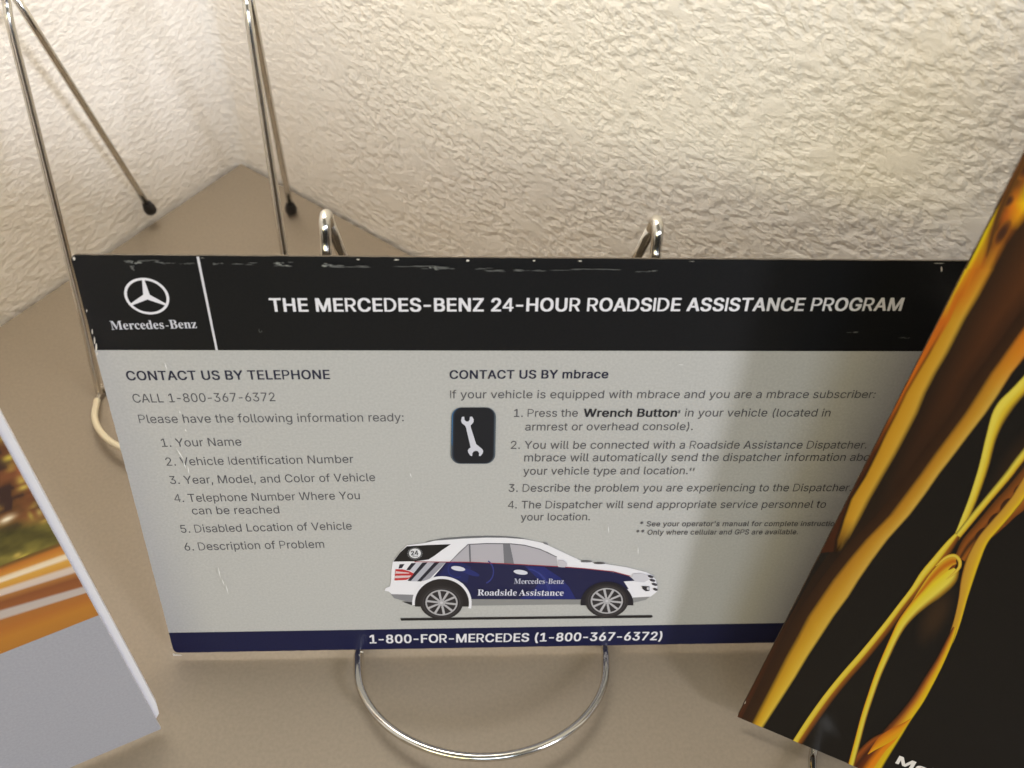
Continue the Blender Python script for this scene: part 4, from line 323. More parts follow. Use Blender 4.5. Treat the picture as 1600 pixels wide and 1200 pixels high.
101: [448,96,229,-15,192,-12,157,-1,126,16,98,39,74,67,55,102,41,142,32,186,29,234,32,279,41,320,56,358,76,391,101,420,130,443,162,460,197,471,234,474,287,468,333,449,371,417,399,374,415,321,421,258,421,247,174,247,189,145,230,83,297,63,335,70,370,92,402,128,424,108,370,40,305,-1,173,286,300,286,300,320,299,358,294,389,288,413,277,429,261,439,240,442,203,427,180,380,173,303,17,19,18,16,19,17,16,20,19,15,20,16,15,44,20,44,43,20,43,21,20,14,44,15,14,45,44,42,21,43,41,21,42,14,46,45,13,46,14,41,22,21,40,22,41,12,46,13,39,22,40,12,47,46,39,23,22,38,23,39,11,47,12,38,24,23,10,47,11,37,24,38,10,36,47,10,37,36,10,24,37,9,26,10,26,24,10,26,25,24,9,27,26,8,27,9,7,27,8,7,28,27,6,28,7,31,33,32,31,34,33,5,28,6,30,34,31,5,29,28,29,34,30,4,29,5,4,34,29,4,35,34,3,35,4,2,35,3,2,0,35,1,0,2],
105: [295,98,27,0,27,24,45,26,58,31,68,38,73,48,77,63,78,83,78,375,77,397,74,413,70,424,61,431,48,435,30,437,31,462,221,462,221,83,222,64,225,50,230,39,238,32,251,27,268,24,268,0,150,539,130,541,112,549,97,561,85,576,77,594,75,614,77,634,85,652,97,668,112,680,130,688,150,690,170,688,188,680,204,668,215,652,223,634,225,614,223,594,215,576,203,561,187,549,170,541,36,38,37,35,38,36,35,39,38,34,39,35,34,40,39,33,40,34,33,41,40,32,41,33,32,42,41,31,42,32,31,43,42,30,43,31,30,44,43,29,44,30,29,45,44,28,45,29,28,46,45,27,46,28,27,47,46,26,47,27,26,48,47,25,48,26,14,16,15,14,13,16,13,12,16,12,11,16,11,17,16,10,17,11,9,17,10,8,17,9,7,17,8,6,17,7,6,18,17,6,19,18,5,19,6,5,20,19,4,20,5,4,21,20,3,21,4,3,22,21,2,22,3,2,23,22,1,23,2,0,23,1,0,24,23],
110: [567,112,27,0,27,24,44,26,58,31,67,38,73,49,77,64,78,83,78,377,77,396,74,411,68,423,59,431,46,436,28,438,28,462,220,462,220,398,260,440,308,466,362,474,434,456,478,403,492,315,492,83,493,64,496,49,502,39,511,31,524,26,541,24,541,0,301,0,301,24,308,24,331,31,345,50,350,83,350,323,349,348,346,368,341,384,333,395,320,402,302,404,272,398,245,380,220,350,220,83,221,64,224,49,230,39,238,31,251,26,268,24,268,0,19,21,20,18,21,19,14,16,15,14,13,16,13,17,16,18,22,21,17,44,18,44,22,18,12,17,13,11,17,12,10,17,11,9,17,10,17,45,44,43,22,44,43,23,22,42,23,43,9,45,17,9,46,45,8,46,9,41,23,42,40,23,41,8,47,46,7,47,8,39,23,40,7,48,47,38,23,39,37,23,38,37,24,23,6,48,7,6,49,48,36,24,37,36,25,24,6,50,49,36,26,25,5,50,6,35,26,36,5,51,50,35,27,26,4,51,5,4,52,51,35,28,27,3,52,4,3,53,52,35,29,28,2,53,3,34,29,35,2,54,53,34,30,29,1,54,2,0,54,1,0,55,54,32,34,33,32,30,34,32,31,30],
111: [501,132,251,-15,209,-11,170,-1,135,17,103,41,77,70,56,105,40,143,31,185,28,229,31,275,40,317,56,356,77,390,103,419,135,443,170,460,208,470,250,474,292,471,330,460,365,443,396,420,422,391,444,357,459,318,469,276,472,229,469,183,459,141,444,102,422,68,396,39,366,16,331,-1,293,-12,251,17,276,22,296,35,311,58,316,74,321,95,324,121,325,152,327,188,327,229,325,307,319,365,309,403,295,426,275,440,251,445,225,440,205,426,191,403,182,365,176,307,174,230,174,189,176,153,178,122,181,95,186,74,191,58,206,35,226,22,17,19,18,17,20,19,16,20,17,16,21,20,15,51,16,51,21,16,15,52,51,50,21,51,50,22,21,14,52,15,14,53,52,49,22,50,14,54,53,48,22,49,48,23,22,13,54,14,13,55,54,47,23,48,47,24,23,12,55,13,46,24,47,12,56,55,46,25,24,11,56,12,46,26,25,10,56,11,10,57,56,45,26,46,45,27,26,9,57,10,9,58,57,8,58,9,44,27,45,44,28,27,8,59,58,43,28,44,7,59,8,43,29,28,7,60,59,42,29,43,6,60,7,42,30,29,6,61,60,41,30,42,5,61,6,41,31,30,5,62,61,40,31,41,5,63,62,39,31,40,4,63,5,39,32,31,4,64,63,38,32,39,3,64,4,38,33,32,3,65,64,37,33,38,3,36,65,36,33,37,2,36,3,2,33,36,2,34,33,1,34,2,1,35,34,0,35,1],
114: [428,118,27,0,27,24,45,26,58,31,68,38,73,48,77,63,78,83,78,375,77,397,74,414,69,425,61,431,48,435,30,437,31,462,217,462,217,375,235,405,256,429,279,449,302,463,325,471,347,474,373,472,394,464,410,453,422,437,429,418,431,396,429,378,423,362,414,349,401,339,386,333,369,331,353,332,340,337,331,344,322,352,315,362,308,372,301,380,292,385,281,387,267,384,254,375,241,360,230,339,224,315,222,286,222,83,224,63,228,48,237,38,249,31,269,26,294,24,294,0,22,24,23,22,25,24,21,25,22,21,26,25,20,26,21,14,16,15,14,13,16,13,12,16,12,17,16,20,27,26,19,27,20,19,28,27,11,17,12,18,28,19,10,17,11,18,29,28,9,17,10,17,44,18,44,29,18,8,17,9,44,30,29,17,45,44,43,30,44,42,30,43,17,46,45,41,30,42,41,31,30,7,17,8,7,47,17,47,46,17,40,31,41,40,32,31,39,32,40,7,48,47,38,32,39,38,33,32,37,33,38,7,49,48,37,34,33,36,34,37,36,35,34,7,50,49,7,51,50,6,51,7,6,52,51,5,52,6,5,53,52,4,53,5,4,54,53,3,54,4,3,55,54,2,55,3,2,56,55,1,56,2,1,57,56,0,57,1,0,58,57],
115: [429,178,225,-15,197,-12,165,-4,129,9,123,11,116,13,109,13,95,10,84,1,76,-13,53,-13,53,157,79,157,91,118,107,85,129,58,154,38,181,26,209,22,232,24,251,30,266,40,277,53,284,68,286,87,280,113,262,136,232,156,159,193,127,211,101,231,81,252,67,275,58,300,55,328,60,368,73,403,97,433,128,456,165,470,210,475,221,475,234,473,247,471,262,467,278,463,296,458,299,457,303,456,307,456,311,455,314,454,317,454,327,456,336,463,343,475,363,475,363,330,340,330,328,363,312,391,293,413,271,428,247,438,222,441,202,439,186,434,173,426,164,414,158,401,156,386,158,371,163,358,172,346,184,335,199,325,218,315,285,282,316,265,341,246,360,226,373,202,380,174,383,141,378,96,364,58,340,27,307,4,269,-10,39,41,40,54,56,55,54,57,56,39,42,41,39,43,42,39,44,43,38,44,39,38,45,44,53,57,54,38,46,45,38,47,46,38,48,47,38,49,48,37,49,38,52,57,53,37,50,49,37,51,50,37,52,51,37,64,52,64,63,52,63,62,52,62,61,52,61,60,52,60,57,52,37,65,64,37,66,65,37,67,66,36,67,37,36,68,67,36,69,68,35,69,36,35,70,69,59,57,60,35,71,70,35,72,71,34,72,35,58,57,59,34,73,72,34,74,73,34,75,74,33,75,34,33,76,75,33,77,76,32,77,33,32,78,77,31,78,32,31,79,78,30,79,31,30,80,79,29,80,30,29,81,80,28,81,29,28,82,81,27,82,28,27,83,82,10,12,11,10,13,12,26,83,27,26,84,83,25,84,26,10,14,13,24,84,25,24,85,84,23,85,24,10,15,14,22,85,23,22,86,85,10,7,15,7,16,15,21,86,22,20,86,21,7,6,16,6,17,16,19,86,20,19,87,86,6,18,17,18,87,19,6,87,18,5,87,6,4,87,5,3,87,4,10,8,7,2,87,3,2,88,87,10,9,8,1,88,2,1,0,88],
116: [340,68,184,-14,148,-11,119,-1,98,16,84,39,75,69,72,106,72,415,30,415,30,446,68,483,102,517,131,550,156,579,176,606,192,631,215,631,215,462,309,462,309,415,215,415,215,122,216,103,218,88,223,76,229,67,238,62,250,60,272,66,291,83,307,111,331,98,294,36,245,-2,14,16,15,14,17,16,13,17,14,12,17,13,11,17,12,10,17,11,9,17,10,9,18,17,9,19,18,8,19,9,7,19,8,6,20,7,20,19,7,6,21,20,6,22,21,29,31,30,5,22,6,5,23,22,29,32,31,5,24,23,28,32,29,5,25,24,4,25,5,4,26,25,27,32,28,4,27,26,4,32,27,3,32,4,3,33,32,2,33,3,1,33,2,1,0,33],
122: [436,48,19,0,19,21,250,428,191,428,157,425,129,418,108,405,90,385,76,357,65,322,39,322,47,462,409,462,409,433,187,37,227,37,270,40,305,49,332,65,353,88,372,120,387,160,411,160,399,0,10,7,11,7,6,11,6,5,11,5,4,11,4,12,11,4,3,12,3,13,12,3,2,13,2,14,13,1,14,2,10,8,7,10,9,8,20,22,21,20,23,22,19,23,20,18,23,19,17,23,18,16,23,17,15,23,16,1,15,14,1,23,15,0,23,1],
}
GL = {}
for key, table in (('s', SANS), ('r', SERIF)):
    GL[key] = {chr(code): (q[0], q[2:2 + q[1]], q[2 + q[1]:]) for code, q in table.items()}

# ------------------------------------------------------------------ materials
CORNER = Vector((-0.12385, 0.24754, 0))
DL = Vector((-0.604, -0.797, 0)).normalized()
DR = Vector((0.7972, -0.6037, 0)).normalized()
def wall_mat(name, coarse):
    mt = material(name, rgb(247, 239, 228), .75, spec=.25)
    tc = nd(mt, 'ShaderNodeTexCoord')
    mp = nd(mt, 'ShaderNodeMapping'); mp.inputs['Scale'].default_value = (1, 1, 1.25); lk(mt, tc.outputs['Object'], mp.inputs[0])
    def smooth(src, lo, hi):
        r = nd(mt, 'ShaderNodeMapRange', interpolation_type='SMOOTHSTEP'); r.inputs[1].default_value = lo; r.inputs[2].default_value = hi
        lk(mt, src, r.inputs[0]); return r.outputs[0]
    def scaled(src, k):
        q = nd(mt, 'ShaderNodeMath', operation='MULTIPLY'); lk(mt, src, q.inputs[0]); q.inputs[1].default_value = k; return q.outputs[0]
    def noisy(s, d, rr, di):
        q = nd(mt, 'ShaderNodeTexNoise', Scale=s, Detail=d, Roughness=rr, Distortion=di); lk(mt, mp.outputs[0], q.inputs['Vector']); return q.outputs[0]
    fine = scaled(smooth(noisy(320.0, 2.2, .5, .1), .22, .78), .00031)
    # large, faint trowel swell
    swell = scaled(noisy(26.0, 2.0, .5, .0), .0004)
    h = fine
    if coarse:
        relief = smooth(noisy(285.0, 2.2, .48, .10), .22, .76)
        flat = smooth(noisy(70.0, 2.0, .5, .2), .50, .74)
        mx = nd(mt, 'ShaderNodeMix'); lk(mt, flat, mx.inputs[0]); lk(mt, relief, mx.inputs[2]); mx.inputs[3].default_value = .8
        relief = scaled(mx.outputs[0], .00046)
        # the coarse spray fades out towards the corner
        dv = nd(mt, 'ShaderNodeVectorMath', operation='DOT_PRODUCT'); lk(mt, tc.outputs['Object'], dv.inputs[0]); dv.inputs[1].default_value = DR
        off = nd(mt, 'ShaderNodeMath', operation='SUBTRACT'); lk(mt, dv.outputs['Value'], off.inputs[0]); off.inputs[1].default_value = CORNER.dot(DR)
        mask = smooth(off.outputs[0], .015, .085)
        m2 = nd(mt, 'ShaderNodeMix'); lk(mt, mask, m2.inputs[0]); lk(mt, fine, m2.inputs[2]); lk(mt, relief, m2.inputs[3])
        h = m2.outputs[0]
    ad = nd(mt, 'ShaderNodeMath', operation='ADD'); lk(mt, h, ad.inputs[0]); lk(mt, swell, ad.inputs[1])
    bp = nd(mt, 'ShaderNodeBump'); bp.inputs['Strength'].default_value = 1.0; bp.inputs['Distance'].default_value = 1.0
    lk(mt, ad.outputs[0], bp.inputs['Height']); lk(mt, bp.outputs[0], P(mt).inputs['Normal'])
    return mt
M_WALL_A = wall_mat('wall_paint', False)
M_WALL_B = wall_mat('wall_paint_coarse', True)

M_TABLE = material('table_laminate', rgb(140, 120, 96), .5, spec=.3)
tc = nd(M_TABLE, 'ShaderNodeTexCoord')
nz = nd(M_TABLE, 'ShaderNodeTexNoise', Scale=900.0, Detail=3.0); lk(M_TABLE, tc.outputs['Object'], nz.inputs['Vector'])
ny = nd(M_TABLE, 'ShaderNodeTexNoise', Scale=18.0, Detail=4.0); lk(M_TABLE, tc.outputs['Object'], ny.inputs['Vector'])
mm = nd(M_TABLE, 'ShaderNodeMath', operation='MULTIPLY_ADD'); lk(M_TABLE, ny.outputs[0], mm.inputs[0]); mm.inputs[1].default_value = .35; lk(M_TABLE, nz.outputs[0], mm.inputs[2])
cr = nd(M_TABLE, 'ShaderNodeValToRGB'); lk(M_TABLE, mm.outputs[0], cr.inputs[0])
cr.color_ramp.elements[0].position = .45; cr.color_ramp.elements[0].color = rgb(131, 118, 101)
cr.color_ramp.elements[1].position = .9; cr.color_ramp.elements[1].color = rgb(139, 125, 108)
lk(M_TABLE, cr.outputs[0], P(M_TABLE).inputs['Base Color'])
bp = nd(M_TABLE, 'ShaderNodeBump'); bp.inputs['Strength'].default_value = .2; bp.inputs['Distance'].default_value = .00006
lk(M_TABLE, nz.outputs[0], bp.inputs['Height']); lk(M_TABLE, bp.outputs[0], P(M_TABLE).inputs['Normal'])

M_CHROME = material('chrome_wire', (.66, .63, .58, 1), .15, 1.0)
M_RUBBER = material('black_rubber', (.018, .015, .014, 1), .6)
M_SLEEVE = material('cream_plastic', rgb(204, 190, 162), .45)
P(M_SLEEVE).inputs['Subsurface Weight'].default_value = .2
P(M_SLEEVE).inputs['Subsurface Radius'].default_value = (.002, .0015, .001)
M_INK = material('printed_ink', rough=.33)
at = nd(M_INK, 'ShaderNodeAttribute', attribute_name='Col'); lk(M_INK, at.outputs['Color'], P(M_INK).inputs['Base Color'])
M_EDGE = material('worn_card_edge', rgb(92, 84, 74), .8, spec=.2)
M_DEDGE = material('dark_cover_edge', rgb(64, 44, 24), .8, spec=.2)
M_PAPER = material('white_paper', rgb(216, 211, 213), .7)

def card_stock(name, col, rough, speck):
    mt = material(name, col, rough, spec=.5 if max(col[:3]) > .1 else .28)
    tc = nd(mt, 'ShaderNodeTexCoord')
    n = nd(mt, 'ShaderNodeTexNoise', Scale=1500.0, Detail=2.0); lk(mt, tc.outputs['Object'], n.inputs['Vector'])
    n2 = nd(mt, 'ShaderNodeTexNoise', Scale=22.0, Detail=3.0); lk(mt, tc.outputs['Object'], n2.inputs['Vector'])
    r = nd(mt, 'ShaderNodeMapRange'); lk(mt, n.outputs[0], r.inputs[0]); r.inputs[1].default_value = .3; r.inputs[2].default_value = .7
    r.inputs[3].default_value = 1 - speck; r.inputs[4].default_value = 1 + speck
    mul = nd(mt, 'ShaderNodeVectorMath', operation='SCALE'); mul.inputs[0].default_value = col[:3]; lk(mt, r.outputs[0], mul.inputs['Scale'])
    lk(mt, mul.outputs[0], P(mt).inputs['Base Color'])
    r2 = nd(mt, 'ShaderNodeMapRange'); lk(mt, n2.outputs[0], r2.inputs[0]); r2.inputs[3].default_value = rough - .08; r2.inputs[4].default_value = rough + .1
    lk(mt, r2.outputs[0], P(mt).inputs['Roughness'])
    bp = nd(mt, 'ShaderNodeBump'); bp.inputs['Strength'].default_value = .35; bp.inputs['Distance'].default_value = .0012
    lk(mt, n2.outputs[0], bp.inputs['Height']); lk(mt, bp.outputs[0], P(mt).inputs['Normal'])
    return mt
M_GREY = card_stock('silver_grey_stock', rgb(183, 180, 176), .38, .06)
M_BLACK = card_stock('black_ink_stock', rgb(20, 20, 22), .36, .15)
M_NAVY = card_stock('navy_ink_stock', rgb(22, 25, 60), .30, .12)
M_COVER_INK = material('cover_ink', rough=.36, spec=.28)
at = nd(M_COVER_INK, 'ShaderNodeAttribute', attribute_name='Col'); lk(M_COVER_INK, at.outputs['Color'], P(M_COVER_INK).inputs['Base Color'])
M_RBASE = card_stock('black_cover', rgb(18, 14, 12), .34, .15)
M_LBASE = card_stock('grey_cover', rgb(158, 155, 160), .36, .06)

# ------------------------------------------------------------------ table and walls
bm = bmesh.new()
ring = [CORNER, CORNER + DL * 1.05, CORNER + DL * 1.05 + DR * .85, CORNER + DR * .85]
top = [bm.verts.new(p) for p in ring]
low = [bm.verts.new(p - Vector((0, 0, .03))) for p in ring]
bm.faces.new(top); bm.faces.new(low[::-1])
for i in range(4):
    j = (i + 1) % 4
    bm.faces.new((top[i], low[i], low[j], top[j]))
tb = obj('table', bm, M_TABLE)
tag(tb, 'taupe laminate tabletop pushed into the corner of two cream walls', 'table', kind='structure')

def wall(d, other, length, mat, label, seed):
    """textured wall slab along d; its room side faces towards other"""
    # the two walls meet in a softly rounded inside corner that just touches the corner of the table
    bm = bmesh.new()
    R = .006
    C1 = CORNER - (d + other) * (.293 * R)
    F = C1 + (d + other) * R
    prof = []
    for k in range(9):
        a = math.radians(45 - 45 * k / 8)
        nn = other * math.cos(a) + d * math.sin(a)
        prof.append((F - nn * R, nn, 0.0))
    n = 260
    for i in range(1, n + 1):
        s = R + (length - R) * i / n
        prof.append((C1 + d * s, other, s))
    rows = []
    z0, z1 = -.25, .75
    zs = sorted(set([z0, -.02] + [i * .004 for i in range(-1, 12)] + [.08, .2, .4, z1]))
    for z in zs:
        row = []
        for p, nn, s in prof:
            k = noise.fractal(Vector((s * 110 + seed, z * 110, seed)), 1.0, 2.0, 3) if s > .014 else 0
            row.append(bm.verts.new(p + nn * (k * .00015) + Vector((0, 0, z))))
        rows.append(row)
    for a, b in zip(rows, rows[1:]):
        for i in range(len(prof) - 1):
            bm.faces.new((a[i], a[i + 1], b[i + 1], b[i]))
    # back of the slab
    bk = [bm.verts.new(C1 + d * s - other * .06 + Vector((0, 0, z))) for s, z in ((-.004, z0), (length, z0), (length, z1), (-.004, z1))]
    bm.faces.new(bk)
    o = obj('wall', bm, mat, smooth=True)
    tag(o, label, 'wall', kind='structure')
    return o
wall(DL, DR, 1.1, M_WALL_A, 'cream wall with finer plaster texture on the left of the corner', 3.0)
wall(DR, DL, .9, M_WALL_B, 'cream wall with coarse knockdown texture behind the worn card', 9.0)

# ------------------------------------------------------------------ wire easels
LEAN = math.radians(16.9)
def make_easel(hb, ht, H, lean, feet, r=.00138, lip_r=.00125):
    """hb, ht: half widths at the bottom and at the hooks; H: hook height; feet: (x, y, z) of both rear feet"""
    root = empty('wire_easel', (0, 0, 0))
    V = Vector; tl = math.tan(lean); y = tl * H
    for s, ft in zip((-1, 1), feet):
        bm = bmesh.new()
        a = [V((s * hb, 0, .0019)), V((s * hb, .0012, .006))]
        for k in (.2, .4, .6, .8, .93): a.append(V((s * (hb + (ht - hb) * k), y * k + .0006, H * k)))
        a += [V((s * ht, y + .0002, H - .0045)), V((s * ht, y + .0019, H - .0007)), V((s * ht, y + .0044, H)), V((s * ht, y + .0066, H - .0018)), V((s * ht, y + .0082, H - .006))]
        tube(bm, spline(a, 7), r)
        obj('arm', bm, M_CHROME, root, True)
        bm = bmesh.new()
        p0 = V((s * ht, y + .0080, H - .0055)); p1 = V(ft)
        tube(bm, [p0.lerp(p1, k / 6) for k in range(7)], r)
        lg = obj('leg', bm, M_CHROME, root, True)
        bm = bmesh.new()
        d = (p1 - p0).normalized(); e = p1 + d * .0018
        tube(bm, [e - d * .0075, e - d * .0070, e - d * .0028, e - d * .0008, e], [.0014, .0018, .0027, .0026, .0014])
        obj('foot_cap', bm, M_RUBBER, lg, True)
        bm = bmesh.new()
        ball(bm, (s * (hb - .0022), .0026, .0021), .0021)
        obj('front_foot', bm, M_CHROME, root, True)
    bm = bmesh.new()
    tube(bm, lip_path(hb), lip_r)
    obj('lip', bm, M_CHROME, root, True)
    return root
def lip_path(hw):
    c = [Vector((-hw, .0012, .0022)), Vector((-hw - .0001, -.0030, .0028))]
    for k in range(0, 181, 15):
        a = math.radians(180 + k)
        c.append(Vector((hw * math.cos(a), -.0055 + .0325 * math.sin(a), .0034 - .0070 * math.sin(a))))
    c += [Vector((hw + .0001, -.0030, .0028)), Vector((hw, .0012, .0022))]
    return spline(c, 6)
def copy_tree(o, parent=None):
    c = o.copy()
    COL.objects.link(c)
    c.parent = parent
    for ch in list(o.children): copy_tree(ch, c)
    return c
GRP = 'chrome wire easels on the table'
e0 = make_easel(.0393, .0394, .1396, LEAN, ((-.0333, .102, .0035), (.0333, .102, .0035)))
e0.location = (-.0116, .0022, 0)
e0.rotation_euler = (0, 0, -.012)
tag(e0, 'chrome wire easel holding the worn black-headed card in the middle', 'easel', GRP)
loc1, yaw1 = Vector((-.1177, .1072, 0)), .0665
def to1(p): return Matrix.Rotation(-yaw1, 3, 'Z') @ (Vector(p) - loc1)
e1 = make_easel(.0383, .0357, .137, .3353, (to1((-.1548, .2015, .0105)), to1((-.0955, .2105, .0035))), .00138, .00095)
e1.location = loc1
e1.rotation_euler = (0, 0, yaw1)
tag(e1, 'empty chrome wire easel with a cream sleeved lip, standing in the corner', 'easel', GRP)
bm = bmesh.new()
lp = lip_path(.0383)
tube(bm, lp[8:-8], .00118)
obj('sleeve', bm, M_SLEEVE, e1, True)

# ------------------------------------------------------------------ the worn information card in the middle
CW, CH = .216, .1375
card = Sheet((-.108, 0, .004), (1, 0, 0), (0, math.sin(LEAN), math.cos(LEAN)), CW, CH)
def slab(sheet, name, mats, thick, v_edges=None, chips=(), rad=.0016):
    """sheet of card with rounded corners, cut into bands at v_edges; its front face is the plane w = 0"""
    w, h = sheet.w, sheet.h
    pts = []
    for cx, cy, a0 in ((w - rad, h - rad, 0), (rad, h - rad, 90), (rad, rad, 180), (w - rad, rad, 270)):
        for k in range(5):
            a = math.radians(a0 + 22.5 * k)
            pts.append((cx + rad * math.cos(a), cy + rad * math.sin(a)))
    # slightly worn, uneven edges
    out = []
    for i, p in enumerate(pts):
        q = pts[(i + 1) % len(pts)]
        L = math.hypot(q[0] - p[0], q[1] - p[1])
        n = max(1, int(L / .0018))
        for k in range(n):
            t = k / n
            x, y = p[0] + (q[0] - p[0]) * t, p[1] + (q[1] - p[1]) * t
            if n > 3 and k:
                j = .00009 * noise.noise(Vector((x * 900, y * 900, 1.7)))
                if abs(q[0] - p[0]) > abs(q[1] - p[1]): y += j
                else: x += j
            out.append((x, y))
    bm = bmesh.new()
    f = [bm.verts.new((x, y, 0)) for x, y in out]
    b = [bm.verts.new((x, y, -thick)) for x, y in out]
    bm.faces.new(f); bm.faces.new(b[::-1])
    for i in range(len(f)):
        j = (i + 1) % len(f)
        fc = bm.faces.new((f[i], b[i], b[j], f[j]))
        fc.material_index = 1
    for v in (v_edges or []):
        bmesh.ops.bisect_plane(bm, geom=bm.verts[:] + bm.edges[:] + bm.faces[:], plane_co=(0, v, 0), plane_no=(0, 1, 0))
    for fc in bm.faces:
        if fc.material_index == 1: continue
        c = fc.calc_center_median()
        if v_edges:
            fc.material_index = 0 if c.y < v_edges[-1] and c.y > v_edges[0] else (2 if c.y > v_edges[-1] else 3)
            if c.z < -thick / 2: fc.material_index = 1
    o = obj(name, bm, mats)
    o.matrix_world = sheet.mat
    return o
HV, NV = .1117, .0093
cobj = slab(card, 'information_card', [M_GREY, M_EDGE, M_BLACK, M_NAVY], .0006, [NV, HV])
tag(cobj, 'worn landscape information card with black header, grey body and navy footer', 'card')

WHITE = rgb(226, 222, 226); TXT = rgb(86, 84, 88); TXB = rgb(38, 38, 58)
# emblem: ring with a three pointed star
p = Print(card)
EC = card.px(229.4, 463.0)
ER, EK = .00515, .955
def em(a, r): return (EC[0] + r * math.sin(a), EC[1] + r * math.cos(a) * EK)
ringo = [em(2 * math.pi * i / 56, ER) for i in range(56)]
ringi = [em(2 * math.pi * i / 56, ER * .875) for i in range(56)]
p.poly_uv(ringo, WHITE, [ringi])
star = []
for k in range(3):
    a = k * 2 * math.pi / 3
    star += [em(a - .055, ER * .92), em(a + .055, ER * .92), em(a + math.pi / 3, ER * .17)]
p.poly_uv(star, WHITE)
p.done('emblem', M_INK, cobj)
p = Print(card)
p.text('Mercedes-Benz', 174.5, 515, 308, 512.6, 13.2, rgb(205, 203, 210), 'r')
p.done('emblem_lettering', M_INK, cobj)
p = Print(card)
p.poly([(307, 401), (311, 401), (340.5, 547), (337, 547)], rgb(212, 208, 212))
p.done('divider_line', M_INK, cobj)
p = Print(card)
p.text('THE MERCEDES-BENZ 24-HOUR ROADSIDE ASSISTANCE PROGRAM', 423.5, 486.6, 1407, 485.2, 20.0, WHITE, 's', 22)
p.done('title_lettering', M_INK, cobj)
p = Print(card)
p.text('CONTACT US BY TELEPHONE', 199.5, 594, 515.5, 592, 14, TXB, 's', 17)
for s, x0, y0, x1, y1, cap in [
        ('CALL 1-800-367-6372', 209, 629, 430.5, 626.6, 13.4),
        ('Please have the following information ready:', 218.4, 661, 631, 658, 13),
        ('1. Your Name', 253.5, 698, 378, 696, 12.6),
        ('2. Vehicle Identification Number', 260.5, 727.4, 552.6, 723, 12.5),
        ('3. Year, Model, and Color of Vehicle', 266.5, 756, 586.5, 751.5, 12.3),
        ('4. Telephone Number Where You', 273.6, 784.2, 562.5, 779.8, 12.2),
        ('can be reached', 301, 803.6, 437, 801.8, 12),
        ('5. Disabled Location of Vehicle', 283.5, 832.2, 550, 827.2, 12),
        ('6. Description of Problem', 289.5, 860, 507, 855.6, 12)]:
    p.text(s, x0, y0, x1, y1, cap, TXT)
p.done('telephone_lettering', M_INK, cobj)
p = Print(card)
p.text('CONTACT US BY mbrace', 703, 591.6, 949.5, 590.6, 13, TXB, 's', 17)
for s, x0, y0, x1, y1, cap in [
        ('If your vehicle is equipped with mbrace and you are a mbrace subscriber:', 703.5, 622, 1366, 621.6, 12.2),
        ('1. Press the', 803, 651, 902.5, 650.8, 12),
        ('*', 1058, 651, 1062, 651, 11),
        ('in your vehicle (located in', 1069.5, 650.6, 1296, 650.4, 12),
        ('armrest or overhead console).', 820.5, 672.4, 1082, 671.6, 12),
        ('2. You will be connected with a Roadside Assistance Dispatcher.', 798, 701, 1353, 700.4, 12),
        ('mbrace will automatically send the dispatcher information about', 819, 720.6, 1374, 719.6, 12),
        ('your vehicle type and location.', 817.5, 741.4, 1074, 740.6, 11.8),
        ('**', 1076, 741, 1084, 741, 11),
        ('3. Describe the problem you are experiencing to the Dispatcher.', 794.5, 768, 1329, 767, 11.6),
        ('4. The Dispatcher will send appropriate service personnel to', 793.5, 794, 1289, 793, 11.4),
        ('your location.', 813.5, 813, 921.5, 812.4, 11.4)]:
    p.text(s, x0, y0, x1, y1, cap, TXT)
p.text('Wrench Button', 912, 650.8, 1056.5, 650.6, 12.2, rgb(40, 40, 46), 's', 20)
p.done('subscriber_lettering', M_INK, cobj)
p = Print(card)
p.text("* See your operator's manual for complete instructions.", 999.5, 822, 1319, 821.2, 7.6, TXT, 's', 8)
p.text('** Only where cellular and GPS are available.', 993.5, 835, 1246, 834.2, 7.6, TXT, 's', 8)
p.done('footnote_lettering', M_INK, cobj)
p = Print(card)
p.text('1-800-FOR-MERCEDES (1-800-367-6372)', 578.5, 1004.4, 1033, 999.2, 12.8, WHITE, 's', 20)
p.done('footer_lettering', M_INK, cobj)

# wrench button picture (crop origin 690,620, scale 10.91)
def cw(u, v): return (690 + u / 10.91, 620 + v / 10.91)
def rrect(x0, y0, x1, y1, r, f, sh=0):
    out = []
    for cx, cy, a0 in ((x1 - r, y1 - r, 0), (x0 + r, y1 - r, 90), (x0 + r, y0 + r, 180), (x1 - r, y0 + r, 270)):
        for k in range(9):
            a = math.radians(a0 + 11.25 * k)
            x, y = cx + r * math.cos(a), cy + r * math.sin(a)
            out.append(f(x + sh * (y - y0), y))
    return out
p = Print(card)
p.poly(rrect(168, 178, 930, 1135, 165, cw, -.018), rgb(84, 92, 100))
p.poly(rrect(176, 180, 560, 920, 150, cw, -.01), rgb(58, 104, 146))
p.poly(rrect(196, 176, 905, 1128, 150, cw, -.018), rgb(38, 44, 56))
p.poly(rrect(222, 184, 890, 1118, 140, cw, -.018), rgb(24, 26, 33))
btn = p.done('wrench_button_picture', M_INK, cobj)
p = Print(card)
wr = [(345, 335), (385, 330), (390, 385), (420, 412), (455, 412), (478, 385), (482, 332), (520, 330), (545, 375), (545, 420), (520, 455), (495, 480), (500, 520), (590, 800),
      (640, 840), (690, 880), (710, 915), (700, 955), (665, 1000), (635, 1000), (640, 950), (615, 918), (580, 912), (545, 925), (525, 955), (520, 1003), (490, 995), (455, 945), (446, 905), (465, 875), (495, 855), (480, 790), (415, 510), (395, 480), (345, 440), (332, 400)]
p.poly([cw(*q) for q in wr], rgb(205, 203, 212))
p.done('wrench_symbol', M_INK, btn)

